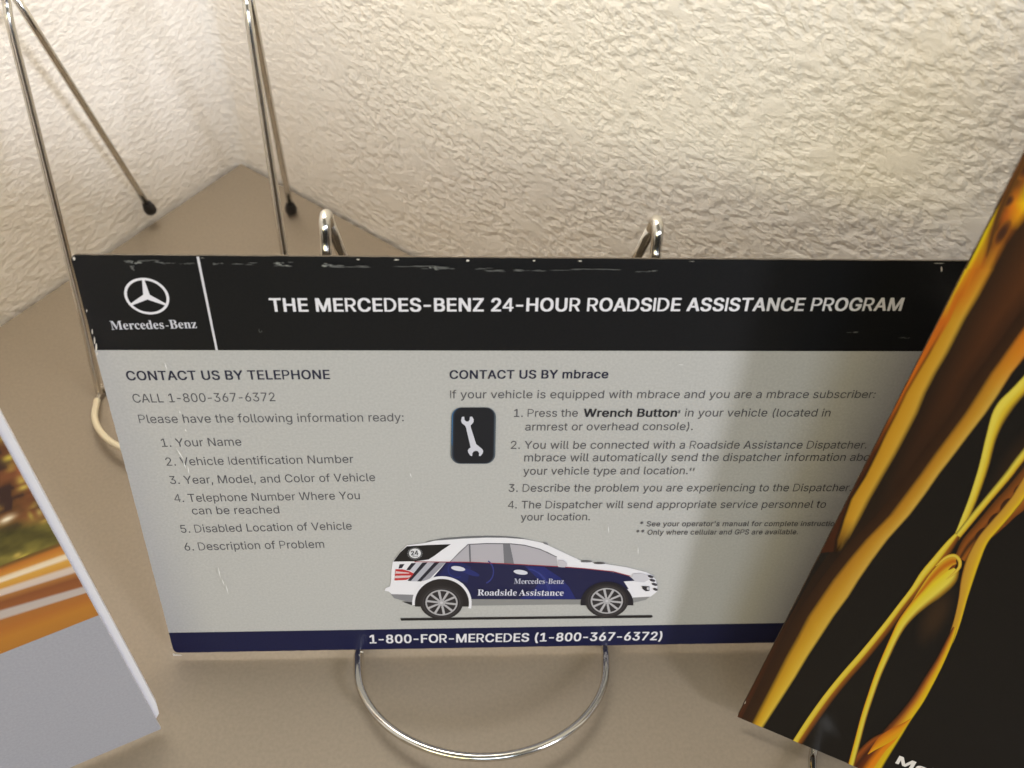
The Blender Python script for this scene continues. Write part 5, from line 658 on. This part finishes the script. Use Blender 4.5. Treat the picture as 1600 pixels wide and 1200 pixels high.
# the picture of the service car
def cA(u, v): return (590 + u / 6.667, 830 + v / 6.667)
def cB(u, v): return (800 + u / 6.667, 830 + v / 6.667)
def c7(u, v): return (580 + u / 3.3333, 820 + v / 3.335)
CWH = rgb(232, 228, 232); CNV = rgb(24, 26, 66); CDK = rgb(32, 29, 32); CGY = rgb(150, 148, 152)
p = Print(card)
p.poly([c7(152, 485), c7(1462, 469), c7(1466, 478), c7(1456, 482), c7(700, 490), c7(156, 497)], CDK)
p.poly([c7(*q) for q in ((505, 378), (1112, 378), (1118, 412), (900, 414), (505, 419))], rgb(138, 136, 134))
p.poly([c7(*q) for q in ((97, 352), (242, 358), (246, 404), (190, 398), (120, 380))], rgb(134, 132, 136))
p.poly([c7(*q) for q in ((160, 397), (246, 402), (248, 424), (205, 414))], rgb(48, 46, 48))
p.poly([c7(*q) for q in ((1360, 370), (1456, 368), (1430, 388), (1362, 404))], rgb(140, 138, 138))
# roof rail behind the body outline
p.poly([c7(*q) for q in ((280, 86), (380, 68), (500, 59), (600, 56), (700, 58), (780, 66), (842, 80), (830, 84), (760, 76), (640, 68), (500, 71), (400, 82))], rgb(112, 112, 116))
p.poly([c7(*q) for q in ((112, 190), (150, 140), (186, 104), (290, 90), (330, 80), (480, 69), (600, 64), (700, 65), (800, 72), (860, 84), (895, 92), (960, 122), (1040, 160), (1100, 188), (1200, 198), (1330, 218), (1430, 243), (1462, 258), (1482, 285), (1490, 320), (1488, 345), (1455, 371), (1365, 376), (1350, 384), (1100, 384), (505, 384), (480, 360), (245, 362), (105, 358), (92, 345), (70, 340), (76, 326), (98, 318), (104, 288), (106, 230))], CWH)
p.poly([c7(*q) for q in ((186, 109), (300, 102), (415, 98), (370, 128), (330, 158), (298, 178), (235, 187), (115, 189), (150, 142))], rgb(24, 23, 25))
for q in [((412, 190), (455, 140), (504, 98), (509, 98), (510, 190)), ((518, 96), (600, 94), (686, 95), (692, 198), (520, 190)), ((724, 96), (790, 103), (860, 118), (920, 138), (966, 164), (971, 214), (744, 203))]:
    p.poly([c7(*t) for t in q], rgb(178, 172, 178))
p.poly([c7(*q) for q in ((686, 95), (723, 96), (744, 203), (692, 198))], rgb(116, 114, 120))
p.poly([c7(*q) for q in ((508, 97), (517, 96), (520, 190), (511, 190))], rgb(108, 106, 112))
p.poly([c7(*q) for q in ((505, 97), (600, 92), (724, 93), (800, 101), (880, 122), (968, 163), (964, 166), (880, 127), (800, 106), (724, 98), (600, 97), (510, 101))], rgb(96, 94, 100))
p.poly([c7(*q) for q in ((412, 190), (408, 190), (504, 96), (508, 99))], rgb(110, 108, 114))
# navy livery
p.poly([c7(*q) for q in ((390, 192), (520, 192), (700, 200), (975, 216), (1100, 224), (1200, 234), (1290, 248), (1345, 266), (1376, 288), (1315, 292), (1340, 330), (1110, 386), (510, 384), (505, 340), (480, 305), (440, 282), (395, 268), (326, 290), (310, 286))], CNV)
p.poly([c7(*q) for q in ((400, 194), (470, 193), (520, 215), (500, 300), (440, 282), (395, 268), (345, 275))], rgb(27, 34, 86))
p.poly([c7(*q) for q in ((800, 212), (900, 216), (985, 272), (1030, 320), (1066, 384), (770, 384), (850, 330), (880, 290))], rgb(30, 38, 104))
for rx in (88, 98, 150):
    p.ell(*c7(800 if rx < 120 else 580, 372 if rx < 120 else 240), (128 + (rx - 88)) / 3.33 if rx < 120 else 18, 150 / 3.33 if rx < 120 else 20, rgb(50, 58, 128), hole=.965 if rx < 120 else .9, a0=-80 if rx < 120 else -60, a1=-2 if rx < 120 else 70)
p.ell(*c7(445, 230), 14, 13, rgb(38, 46, 112), hole=.88, a0=60, a1=260)
p.ell(*cA(960, 420), 16, 4, rgb(34, 42, 106), rot=20)
# red belt line
for a, b in (((225, 189), (520, 191)), ((520, 191), (700, 199)), ((700, 199), (975, 214)), ((975, 214), (1110, 224)), ((1110, 224), (1260, 240)), ((1260, 240), (1350, 264))):
    p.poly([c7(a[0], a[1] - 2), c7(b[0], b[1] - 2), c7(b[0], b[1] + 2), c7(a[0], a[1] + 2)], rgb(150, 52, 62))
# warning stripes at the rear
for q in [((230, 338), (282, 334), (254, 376), (218, 382)), ((352, 326), (402, 322), (335, 400), (300, 394)), ((466, 320), (520, 318), (345, 512), (312, 508)), ((592, 318), (642, 317), (450, 516), (412, 514))]:
    p.poly([cA(*t) for t in q], rgb(36, 35, 48))
for q, g in [(((402, 322), (466, 320), (372, 422), (338, 400)), 196), (((520, 318), (592, 318), (412, 514), (345, 512)), 176), (((642, 317), (712, 316), (540, 490), (450, 516)), 150)]:
    p.poly([cA(*t) for t in q], rgb(g, g - 2, g + 8))
# tail lamp
p.poly([cA(*t) for t in ((186, 388), (262, 390), (330, 408), (378, 432), (350, 470), (300, 500), (176, 505))], rgb(188, 46, 50))
for q in (((190, 408), (330, 424), (330, 432), (186, 434)), ((180, 456), (352, 452), (330, 474), (178, 482))):
    p.poly([cA(*t) for t in q], rgb(216, 190, 190))
# wheel arches, wheels
p.ell(*cA(670, 740), 310 / 6.667, 280 / 6.667, CWH, hole=.9, a0=175, a1=372)
p.ell(*cA(670, 742), 282 / 6.667, 252 / 6.667, rgb(34, 30, 32), a0=172, a1=368)
p.ell(*cB(988, 748), 275 / 6.667, 232 / 6.667, rgb(28, 25, 34), a0=176, a1=364)
def wheel(f, cx, cy):
    k = 6.667
    p.ell(*f(cx, cy), 224 / k, 174 / k, rgb(42, 38, 40))
    p.ell(*f(cx, cy), 196 / k, 152 / k, rgb(66, 62, 64), hole=.96)
    p.ell(*f(cx, cy), 168 / k, 134 / k, rgb(176, 172, 174))
    p.ell(*f(cx, cy), 152 / k, 121 / k, rgb(44, 40, 43))
    for i in range(10):
        a = math.radians(36 * i + 8)
        def q(r, d): return f(cx + 154 * r * math.cos(a) - d * math.sin(a), cy + 122 * r * math.sin(a) + d * .8 * math.cos(a))
        p.poly([q(.1, -11), q(1, -13), q(1, 13), q(.1, 11)], rgb(178, 174, 176))
    p.ell(*f(cx, cy), 44 / k, 35 / k, rgb(170, 166, 168))
    for i in range(5):
        a = math.radians(72 * i + 26)
        p.ell(*f(cx + 48 * math.cos(a), cy + 38 * math.sin(a)), 7 / k, 6 / k, rgb(52, 48, 50))
    p.ell(*f(cx, cy), 16 / k, 13 / k, rgb(196, 192, 194))
wheel(cA, 666, 735)
wheel(cB, 986, 715)
# handles, mirror, lamps, grille, wipers
p.ell(*c7(453, 222), 37 / 3.33, 12 / 3.33, rgb(214, 212, 222), rot=9)
p.ell(*c7(778, 241), 37 / 3.33, 12 / 3.33, rgb(214, 212, 222), rot=8)
p.poly([c7(*q) for q in ((972, 178), (1000, 179), (1018, 192), (1020, 206), (1008, 216), (974, 214))], rgb(196, 190, 196))
p.poly([c7(*q) for q in ((1362, 250), (1400, 246), (1440, 256), (1444, 280), (1420, 294), (1376, 290), (1352, 268))], rgb(204, 200, 206))
for x, y, w in ((1454, 264, 15), (1464, 284, 15), (1475, 305, 15), (1479, 331, 12)):
    p.ell(*c7(x, y), w / 3.33, 6.5 / 3.33, rgb(64, 60, 66), rot=14)
p.poly([c7(*q) for q in ((1408, 314), (1448, 316), (1448, 338), (1428, 340), (1412, 328))], rgb(48, 45, 50))
p.ell(*c7(1441, 326), 7 / 3.33, 8 / 3.33, rgb(190, 186, 190))
p.ell(*c7(1120, 186), 30 / 3.33, 4 / 3.33, rgb(110, 106, 110))
p.ell(*c7(1188, 195), 30 / 3.33, 4 / 3.33, rgb(84, 80, 84))
p.ell(*c7(908, 92), 14 / 3.33, 4 / 3.33, rgb(120, 118, 122), rot=20)
# round badge on the rear window
p.ell(*cA(390, 218), 62 / 6.667, 50 / 6.667, rgb(222, 220, 222))
for i in range(22):
    a = math.radians(i * 360 / 22)
    p.ell(*cA(390 + 74 * math.cos(a), 218 + 59 * math.sin(a)), 5.5 / 6.667, 5 / 6.667, rgb(150, 148, 150), n=8)
p.text('24', *cA(352, 236), *cA(424, 232), 6.6, rgb(52, 50, 54), 's', 26)
p.poly([cA(*q) for q in ((362, 244), (424, 242), (420, 250), (366, 251))], rgb(140, 138, 140))
pic = p.done('car_picture', M_INK, cobj)
p = Print(card)
p.text('Mercedes-Benz', *c7(743, 300), *c7(1001, 300), 8.2, rgb(186, 186, 204), 'r')
p.text('Roadside Assistance', *c7(553, 361), *c7(1000, 362), 9.6, rgb(214, 212, 224), 'r')
p.done('car_lettering', M_INK, pic)

# scuffs, chips and scratches
p = Print(card)
def scuff(x, y, l, h, col, n=5):
    if y < 430: y -= 3
    for k in range(n):
        xx = x + random.uniform(-.5, .5) * l; yy = y + random.gauss(0, h * .35)
        ll = random.uniform(.15, .5) * l; hh = random.uniform(.25, .7) * h * .5
        p.poly([(xx - ll / 2, yy), (xx - ll * .2, yy - hh), (xx + ll * .3, yy - hh * .6), (xx + ll / 2, yy + hh * .2), (xx, yy + hh)], col)
for x, y, l, h in ((211, 410, 26, 5), (207, 418, 14, 5), (240, 409, 40, 2.2), (262, 412, 28, 2.2), (294, 413, 24, 2.2), (343, 413, 16, 3), (380, 413, 34, 2), (443, 414, 26, 4), (525, 416, 46, 4), (565, 418, 70, 2.4), (660, 418, 70, 3.6), (695, 420, 40, 3), (788, 423, 52, 3), (755, 420, 30, 2), (850, 423, 60, 2), (940, 421, 90, 2), (1010, 424, 30, 2), (1330, 516, 24, 2), (408, 514, 5, 3), (1410, 525, 18, 1.5)):
    scuff(x, y, l, h, rgb(94, 94, 92), 7)
for x, y in ((212, 409), (513, 415), (680, 418), (443, 413)):
    scuff(x, y, 18, 3.4, rgb(136, 136, 130), 6)
def chip(x, y, w, h, col=rgb(222, 214, 202)):
    if y < 412 and x < 1520: y -= 3.5
    pts = []
    for k in range(9):
        a = 2 * math.pi * k / 9
        r = random.uniform(.55, 1.0)
        pts.append((x + w * .5 * r * math.cos(a), y + h * .5 * r * math.sin(a)))
    p.poly(pts, col)
for x, y, w, h in ((119, 399, 10, 5), (118, 404, 5, 9), (190, 400, 7, 3), (208, 400.5, 8, 3), (318, 402.5, 9, 2.4), (731, 407, 6, 5), (834, 407, 5, 4), (1446, 408.5, 12, 4), (1466, 410, 26, 5), (1468, 417, 3.4, 13), (1503, 409, 9, 3.6), (906, 408, 8, 2), (560, 405.5, 7, 2), (620, 406, 10, 2), (1080, 408, 12, 2), (1230, 408, 14, 2),
                   (150, 528, 2.6, 16), (152.6, 540, 3.4, 16), (154, 549, 3.4, 8), (146.5, 514, 2.2, 10), (138, 482, 1.8, 7), (271, 1019, 10, 7), (278, 1020, 18, 4.4), (268, 1010, 2.6, 12), (566, 1014, 8, 3)):
    chip(x, y, w, h)
for x, y, l, a in ((261, 568, 14, 1.3), (283, 705, 22, 1.0), (290, 722, 16, 1.2), (296, 730, 14, 1.4), (344, 890, 20, 1.35), (356, 916, 18, 1.3), (350, 905, 12, 1.2), (950, 823, 13, 1.5), (996, 856, 14, 1.55), (642, 738, 9, 1.2), (1063, 566, 12, .1), (1072, 569, 8, -.5), (283, 640, 5, 1.3), (292, 668, 5, 1.2), (820, 905, 5, 1.4)):
    dx, dy = math.cos(a) * l / 2, math.sin(a) * l / 2
    p.poly([(x - dx, y - dy), (x + .7, y - .4), (x + dx, y + dy), (x - .7, y + .4)], rgb(224, 222, 220))
p.done('scuff_marks', M_INK, cobj)

# ------------------------------------------------------------------ black and gold brochure on the right
RW, RH = .14, .216
rv = Vector((.1087, .2304, .967))
rb = Sheet((.0657, -.0243, .006), (.9045, -.4266, 0), rv, RW, RH)
robj = slab(rb, 'brochure', [M_RBASE, M_DEDGE], .0012, rad=.0006)
tag(robj, 'black brochure with golden branching streaks leaning at the right of the worn card', 'brochure')
K = .9
def g(r, gg, b):
    if (r, gg, b) == BASE: return rgb(18, 14, 12)
    return rgb(r * .93, gg * .965, b, K)
BASE = (0, 0, 0)
BK = rgb(26, 20, 17)
p = Print(rb)
def strip(rows):
    p.grid([[(x, y, g(*c)) for x, c in row] for y, row in rows])
# brown wash between the two broad streaks
strip([(100, [(1700, (40, 24, 12)), (1790, (84, 44, 18)), (1900, (30, 20, 14))]), (400, [(1556, (40, 24, 12)), (1630, (88, 46, 18)), (1700, (34, 20, 12))]), (500, [(1508, (46, 26, 12)), (1555, (78, 40, 16)), (1610, (30, 18, 12))]), (600, [(1450, (30, 18, 10)), (1490, (66, 34, 14)), (1535, (34, 20, 12))]),
       (700, [(1400, (28, 18, 11)), (1430, (54, 28, 12)), (1478, (46, 26, 14))]), (800, [(1340, (28, 18, 11)), (1370, (40, 23, 12)), (1400, (46, 26, 14))]), (900, [(1270, (42, 22, 10)), (1285, (36, 20, 11)), (1310, (44, 24, 12))]), (1000, [(1212, (62, 30, 12)), (1225, (40, 22, 11)), (1240, (40, 22, 12))]), (1120, [(1152, (82, 38, 14)), (1164, (62, 30, 12)), (1178, (26, 18, 12))]), (1150, [(1140, (82, 38, 14)), (1154, (62, 30, 12)), (1172, (26, 18, 12))])])
# broad streak along the left edge
strip([(60, [(1696, (210, 150, 20)), (1710, (80, 46, 18)), (1740, (220, 140, 20)), (1765, (240, 190, 20)), (1790, (60, 34, 12))]),
       (230, [(1606, (205, 150, 30)), (1614, (84, 48, 16)), (1640, (190, 110, 20)), (1670, (245, 190, 20)), (1690, (60, 34, 12))]),
       (290, [(1576, (205, 150, 25)), (1583, (90, 52, 18)), (1596, (150, 84, 24)), (1616, (245, 190, 16)), (1640, (90, 50, 14))]),
       (318, [(1562, (215, 165, 20)), (1569, (96, 56, 18)), (1583, (225, 120, 18)), (1604, (248, 200, 12)), (1622, (120, 70, 14))]),
       (336, [(1553, (225, 180, 18)), (1560, (92, 50, 20)), (1574, (196, 96, 22)), (1592, (236, 150, 16)), (1610, (70, 38, 12))]),
       (360, [(1540, (238, 200, 16)), (1548, (150, 96, 20)), (1558, (84, 44, 20)), (1574, (150, 80, 24)), (1590, (56, 30, 11))]),
       (385, [(1528, (242, 205, 18)), (1536, (200, 140, 20)), (1546, (120, 62, 20)), (1560, (180, 104, 28)), (1572, (52, 28, 10))]),
       (420, [(1510, (238, 196, 22)), (1519, (212, 120, 18)), (1532, (190, 100, 20)), (1543, (204, 130, 30)), (1554, (48, 26, 10))]),
       (460, [(1488, (212, 168, 30)), (1498, (196, 100, 16)), (1512, (206, 112, 18)), (1523, (212, 146, 34)), (1532, (45, 25, 10))])])
rows = [(420, [(1507, (238, 196, 22)), (1515, (216, 140, 18)), (1521, (210, 112, 18)), (1528, (192, 102, 20)), (1537, (200, 120, 26)), (1545, (206, 132, 32)), (1554, (48, 26, 10))]),
        (462, [(1484, (216, 164, 26)), (1493, (206, 112, 18)), (1500, (198, 100, 17)), (1507, (206, 118, 22)), (1515, (210, 130, 28)), (1522, (212, 148, 40)), (1532, (40, 22, 10))])]
for y, e, L, R in ((500, 1466, 1484, 1505), (551, 1440, 1454, 1479), (583, 1423, 1435, 1460), (614, 1407, 1417, 1444), (646, 1391, 1402, 1431), (677, 1375, 1386, 1415), (709, 1358, 1371, 1398), (745, 1340, 1353, 1377), (780, 1322, 1331, 1357), (811, 1307, 1320, 1341), (843, 1291, 1309, 1323), (862, 1281, 1306, 1310)):
    t = max(0.0, min(1.0, (y - 610) / 110))
    o = tuple(a + (c - a) * t for a, c in zip((204, 100, 18), (66, 28, 9)))
    f = max(0.0, min(1.0, (y - 820) / 42))
    def dim(c): return tuple(a + (d - a) * f for a, d in zip(c, (60, 34, 12)))
    rows.append((y, [(e - 3, o), (L - 6, o), (L - 2, tuple(x * .55 for x in o) if y > 520 else o), (L + 2, dim((198, 136, 28))), ((L + R) / 2, dim((208, 146, 34))), (R - 5, dim((212, 156, 48))), (R + 4, (34, 19, 9))]))
strip(rows)
for x, y, rx, ry, a in ((1574, 314, 13, 8, -45), (1604, 258, 26, 13, -62), (1566, 364, 24, 9, -58)):
    for k, c in ((1.0, (150, 84, 22)), (.82, (120, 64, 22)), (.64, (94, 50, 22)), (.45, (74, 40, 22))):
        p.ell(x, y, rx * k, ry * k, g(*c), rot=a)
p.ribbon([(1606, 236, 5), (1590, 268, 5), (1572, 306, 4.5), (1560, 336, 4), (1552, 362, 3.5), (1546, 384, 2.5), (1541, 402, .5)], [(-1, g(120, 72, 18)), (0, g(78, 44, 18)), (1, g(130, 74, 20))])
# second broad streak
rows = []
for y, L, R in ((330, 1742, 1790), (440, 1656, 1696), (530, 1589, 1622), (567, 1563, 1593), (583, 1551, 1580), (615, 1531, 1560), (646, 1511, 1539), (677, 1488, 1515), (709, 1464, 1491), (740, 1442, 1467), (772, 1418, 1445), (804, 1394, 1421), (843, 1356, 1386), (874, 1330, 1363), (906, 1305, 1341), (932, 1287, 1325), (963, 1266, 1302), (994, 1250, 1282), (1026, 1232, 1261), (1058, 1216, 1242), (1089, 1200, 1222), (1120, 1184, 1202), (1137, 1175, 1191), (1160, 1163, 1178)):
    t = max(0.0, min(1.0, (y - 900) / 200)); u = max(0.0, min(1.0, (610 - y) / 90))
    def mixc(a, c, k): return tuple(p_ + (q_ - p_) * k for p_, q_ in zip(a, c))
    g1 = mixc(mixc((186, 122, 28), (212, 152, 26), t), (204, 110, 22), u); g2 = mixc(mixc((202, 140, 36), (226, 172, 40), t), (222, 118, 18), u); g3 = mixc(mixc((214, 162, 62), (234, 186, 60), t), (214, 104, 20), u)
    rows.append((y, [(L - 24, (48, 25, 11)), (L - 5, (58, 31, 12)), (L + 3, g1), ((L + R) / 2, g2), (R - 3, g3), (R + 2, (22, 16, 12))]))
strip(rows)
Y1 = g(238, 208, 74); Y2 = g(226, 182, 40); OR = g(206, 104, 20); BR = g(120, 62, 18); DB = g(54, 30, 14); BKc = g(22, 16, 12)
# brown field inside the upper fork and a dim glow inside the loop, both fading into the black
def glow(cx, cy, rx, ry, rot, c):
    co, si = math.cos(math.radians(rot)), math.sin(math.radians(rot))
    rows = []
    for k in range(9):
        t = k / 8
        w = (1 - t * t) ** 2
        rows.append([(cx + t * (rx * math.cos(a) * co - ry * math.sin(a) * si), cy + t * (rx * math.cos(a) * si + ry * math.sin(a) * co), tuple(x * w + y * (1 - w) for x, y in zip(g(*c), g(*BASE)))) for a in [2 * math.pi * i / 28 for i in range(29)]])
    p.grid(rows)
glow(1590, 720, 92, 30, -55, (46, 28, 14))
glow(1462, 962, 62, 26, -62, (58, 37, 20))
p.ribbon([(1760, 560, 20), (1610, 752, 22), (1570, 795, 20), (1540, 826, 17), (1515, 850, 13), (1500, 872, 9)], [(-1, BR), (-.5, g(168, 90, 24)), (0, DB), (.4, g(150, 78, 22)), (1, g(90, 48, 16))])
for x, y, a in ((1571, 788, -52), (1552, 811, -50), (1532, 834, -48), (1592, 764, -50)):
    p.ell(x, y, 12, 5.5, g(60, 30, 12), rot=a)
# upper fork lines
p.ribbon([(1720, 470, 14), (1604, 598, 11), (1567, 640, 13), (1550, 680, 9), (1537, 730, 8), (1521, 778, 7), (1507, 812, 6), (1494, 842, 5)], [(-1, BKc), (-.75, g(150, 110, 30)), (-.35, Y2), (.3, Y1), (.8, Y1), (1, g(90, 66, 20))])
p.ribbon([(1740, 540, 8), (1606, 702, 6.5), (1575, 742, 6), (1545, 778, 5.5), (1520, 808, 5.5), (1496, 838, 5), (1482, 856, 5)], [(-1, g(150, 84, 22)), (-.5, Y2), (.3, Y1), (1, g(100, 74, 20))])
# right outline, down to the flame at the bottom
p.ribbon([(1720, 560, 16), (1606, 752, 10), (1578, 793, 9), (1555, 820, 9), (1536, 843, 9), (1521, 874, 11), (1511, 906, 10), (1504, 937, 7), (1496, 969, 6), (1486, 998, 5.5), (1474, 1022, 5)],
         [(-1, BKc), (-.8, g(236, 186, 30)), (-.2, g(216, 160, 42)), (.7, g(204, 144, 46)), (.88, g(150, 92, 30)), (1, g(34, 22, 12))])
p.ribbon([(1492, 980, 3), (1484, 1000, 5.5), (1469, 1032, 7), (1451, 1064, 9), (1434, 1093, 10), (1415, 1119, 11), (1397, 1143, 14), (1372, 1178, 17), (1350, 1210, 20), (1330, 1240, 20)],
         [(-1, BKc), (-.8, g(236, 190, 24)), (-.3, g(230, 170, 28)), (.15, g(200, 116, 30)), (.6, g(124, 58, 18)), (1, g(40, 24, 12))])
p.ribbon([(1420, 1128, .5), (1408, 1138, 4), (1392, 1150, 10), (1372, 1164, 15), (1354, 1184, 18), (1338, 1206, 20), (1322, 1230, 20)], [(-1, g(236, 140, 20)), (-.6, g(238, 128, 14)), (-.15, g(110, 46, 14)), (.3, g(70, 30, 12)), (.7, g(160, 76, 20)), (1, DB)])
p.ribbon([(1424, 1122, .5), (1412, 1133, 4), (1398, 1144, 8), (1380, 1156, 8), (1366, 1168, 4), (1356, 1178, .5)], [(-1, g(230, 170, 20)), (0, g(236, 146, 18)), (1, g(190, 90, 20))])
# left branch of the node and the thin line that leaves it
p.ribbon([(1496, 836, 5), (1484, 852, 8), (1466, 876, 10), (1446, 900, 10), (1430, 922, 8), (1408, 950, 7.5), (1384, 982, 8), (1350, 1024, 8.5), (1322, 1056, 8.5), (1296, 1088, 8.5), (1270, 1124, 8.5), (1246, 1160, 8), (1236, 1176, 8)],
         [(-1, g(44, 24, 12)), (-.6, g(120, 64, 18)), (-.15, g(160, 90, 22)), (.1, Y2), (.6, Y1), (.9, Y2), (1, BKc)])
# bright drop and the line under it
p.ribbon([(1492, 888, 9), (1482, 902, 15), (1462, 920, 16), (1444, 936, 13), (1426, 954, 10), (1410, 974, 8), (1398, 996, 6.5), (1386, 1022, 6), (1373, 1052, 5.5), (1361, 1086, 5.2), (1350, 1120, 5), (1341, 1154, 5), (1331, 1192, 5), (1328, 1204, 5)],
         [(-1, BKc), (-.7, g(170, 120, 30)), (-.3, Y1), (.5, g(236, 200, 40)), (.85, g(224, 150, 26)), (1, g(150, 80, 20))])
# the hooked head of the drop
p.ribbon([(1424, 942, .5), (1440, 922, 3.5), (1456, 902, 5.5), (1472, 886, 7), (1486, 877, 7.5), (1494, 876, 5)], [(-1, Y2), (-.5, g(214, 138, 26)), (.1, g(196, 98, 18)), (.6, g(212, 136, 26)), (1, Y2)])
p.ribbon([(1462, 884, .5), (1478, 871, 2.4), (1491, 868, 3), (1499, 875, 3), (1499, 885, 2.6), (1491, 895, 2), (1478, 905, .5)], [(-1, g(214, 150, 30)), (0, Y1), (1, g(206, 130, 26))])
p.ribbon([(1482, 890, .5), (1489, 885, 2.2), (1494, 881, .5)], [(-1, g(150, 72, 18)), (0, g(110, 48, 16)), (1, g(150, 72, 18))])
p.done('streak_picture', M_COVER_INK, robj)
p = Print(rb)
p.text('Mobil', 1400, 1192, 1488, 1225, 13, rgb(226, 218, 212), 's', 24)
p.done('cover_lettering', M_COVER_INK, robj)
p = Print(rb)
for x, y, w, h in ((1153, 1122, 6, 4), (1163.5, 1096, 5, 9), (1287, 846, 4, 14), (1217, 985, 3, 8), (1210, 1147, 10, 1.6)):
    chip(x, y, w, h, rgb(190, 176, 158))
p.done('edge_chips', M_INK, robj)
e2 = copy_tree(e0)
u = rb.u; base = Vector((rb.o.x, rb.o.y, 0)) + u * .0638
e2.location = base + Vector((-u.y, u.x, 0)) * .0029
e2.rotation_euler = (0, 0, math.atan2(u.y, u.x))
tag(e2, 'chrome wire easel under the black brochure with golden streaks', 'easel', GRP)

# ------------------------------------------------------------------ brochure with light trails on the left
LW, LH = .17, .216
lu = Vector((.91438, .40487, 0)).normalized()
lv = Vector((-.0948, .2141, .9722)).normalized()
lv = (lv - lu * lv.dot(lu)).normalized()
lo = Vector((-.10728, -.02352, .004)) - lu * LW
lb = Sheet(lo, lu, lv, LW, LH)
lobj = slab(lb, 'brochure', [M_LBASE, M_PAPER], .0006, rad=.0004)
tag(lobj, 'brochure at the left with orange light trails above a plain grey lower cover', 'brochure')
bm = bmesh.new()
out = [(.02, .004), (LW - .0004, .0040), (LW + .0013, .0062), (LW + .0019, .0110), (LW + .0020, .03), (LW + .0020, LH - .003), (.02, LH - .003)]
f = [bm.verts.new((x, y, -.0008)) for x, y in out]; b = [bm.verts.new((x, y, -.0022)) for x, y in out]
bm.faces.new(f); bm.faces.new(b[::-1])
for i in range(len(f)):
    j = (i + 1) % len(f)
    bm.faces.new((f[i], b[i], b[j], f[j]))
obj('inner_pages', bm, M_PAPER, lobj)
# printed night street: trails run along the bottom of the picture, lit windows above
p = Print(lb)
A0 = Vector(lb.px(0, 1022)); A1 = Vector(lb.px(152, 962))
slope = (A1.y - A0.y) / (A1.x - A0.x)
def vline(u_, px_y0, px_x1, px_y1):
    a = lb.px(0, px_y0); c = lb.px(px_x1, px_y1)
    return a[1] + (c[1] - a[1]) * (u_ - a[0]) / (c[0] - a[0])
KL = 1.0
def q(r, gg, b):
    y = .3 * r + .6 * gg + .1 * b
    return rgb(r + (y - r) * .16, gg + (y - gg) * .16, b + (y - b) * .16, KL)
edges = [((1022, 152, 962), q(176, 106, 26)), ((1000, 146, 945), q(186, 112, 24)), ((985, 142, 934), q(178, 98, 26)), ((970, 139, 926), q(172, 98, 30)), ((966, 138, 924), q(186, 166, 152)), ((956, 135, 917), q(184, 164, 152)), ((952, 133, 914), q(150, 80, 32)),
         ((942, 128, 902), q(140, 72, 30)), ((933, 122, 895), q(172, 104, 40)), ((930, 120, 892), q(204, 178, 160)), ((923, 117, 886), q(208, 182, 160)), ((919, 114, 882), q(206, 138, 40)), ((912, 106, 876), q(214, 150, 48)), ((909, 100, 873), q(232, 206, 170)), ((904, 92, 871), q(228, 196, 150)), ((900, 90, 868), q(206, 128, 34)), ((892, 88, 858), q(190, 104, 26)), ((886, 88, 854), q(120, 78, 26)), ((880, 86, 846), q(100, 82, 28))]
us = [LW * i / 60 for i in range(61)]
rows = [[(u_, vline(u_, *e), c) for u_ in us] for e, c in edges]
p.grid(rows, uv=True)
v_top = lambda u_: vline(u_, 884, 87, 850)
nv, nu = 110, 130
spots = []
rnd = random.Random(5)
for k in range(150):
    spots.append((rnd.uniform(0, LW), rnd.uniform(.07, LH), rnd.uniform(.0006, .0016), rnd.uniform(.0004, .001), rnd.choice([(214, 176, 60), (196, 160, 60), (232, 150, 60), (180, 150, 70)])))
for x, y, a, b_, c in ((11, 811, .0019, .0008, (255, 232, 190)), (14, 716, .0015, .0008, (206, 176, 50)), (18, 730, .0012, .0006, (196, 160, 50)), (33, 750, .001, .001, (196, 160, 56)), (37, 762, .0014, .0006, (204, 170, 60)), (55, 788, .0013, .0005, (190, 150, 56)), (48, 806, .0005, .0012, (170, 140, 50)), (70, 814, .001, .0005, (180, 140, 50)), (95, 856, .0013, .0008, (240, 186, 70)), (2, 686, .0010, .0008, (176, 140, 50)), (36, 869, .0015, .0005, (190, 160, 50))):
    s = lb.px(x, y); spots.append((s[0], s[1], a, b_, c))
rows = []
for j in range(nv + 1):
    row = []
    for i in range(nu + 1):
        # finer towards the right edge, which is the part in view
        t = i / nu
        u_ = LW * (1 - (1 - t) ** 2.2)
        v0 = v_top(u_); s = (j / nv) ** 1.6
        v_ = v0 + (LH - .0006 - v0) * s
        up = v_ - v0
        n1 = noise.fractal(Vector((u_ * 130, v_ * 240, .3)), 1.0, 2.0, 4); n2 = noise.noise(Vector((u_ * 60, v_ * 60, 4.1)))
        foli = max(0.0, min(1.0, 1 - (up - .0075 + n2 * .003) / .004))
        c1 = Vector((104, 90, 30)) * (1 + .45 * n1); c2 = Vector((112, 62, 28)) * (1 + .55 * n1) + Vector((10, -8, 6)) * n2
        if n1 < -.25: c2 = Vector((62, 36, 28))
        c = c2.lerp(c1, foli)
        for su, sv, ra, rb_, sc in spots:
            dd = ((u_ - su) / ra) ** 2 + ((v_ - sv - .2 * (u_ - su)) / rb_) ** 2
            if dd < 6: c = c.lerp(Vector(sc), math.exp(-dd))
        row.append((u_, v_, q(*[max(6, min(255, x)) for x in c])))
    rows.append(row)
p.grid(rows, uv=True)
p.done('street_picture', M_INK, lobj)
e3 = copy_tree(e0)
base = Vector((lb.o.x, lb.o.y, 0)) + lu * (LW / 2)
e3.location = base + Vector((-lu.y, lu.x, 0)) * .0024
e3.rotation_euler = (0, 0, math.atan2(lu.y, lu.x))
tag(e3, 'chrome wire easel under the brochure with orange light trails', 'easel', GRP)
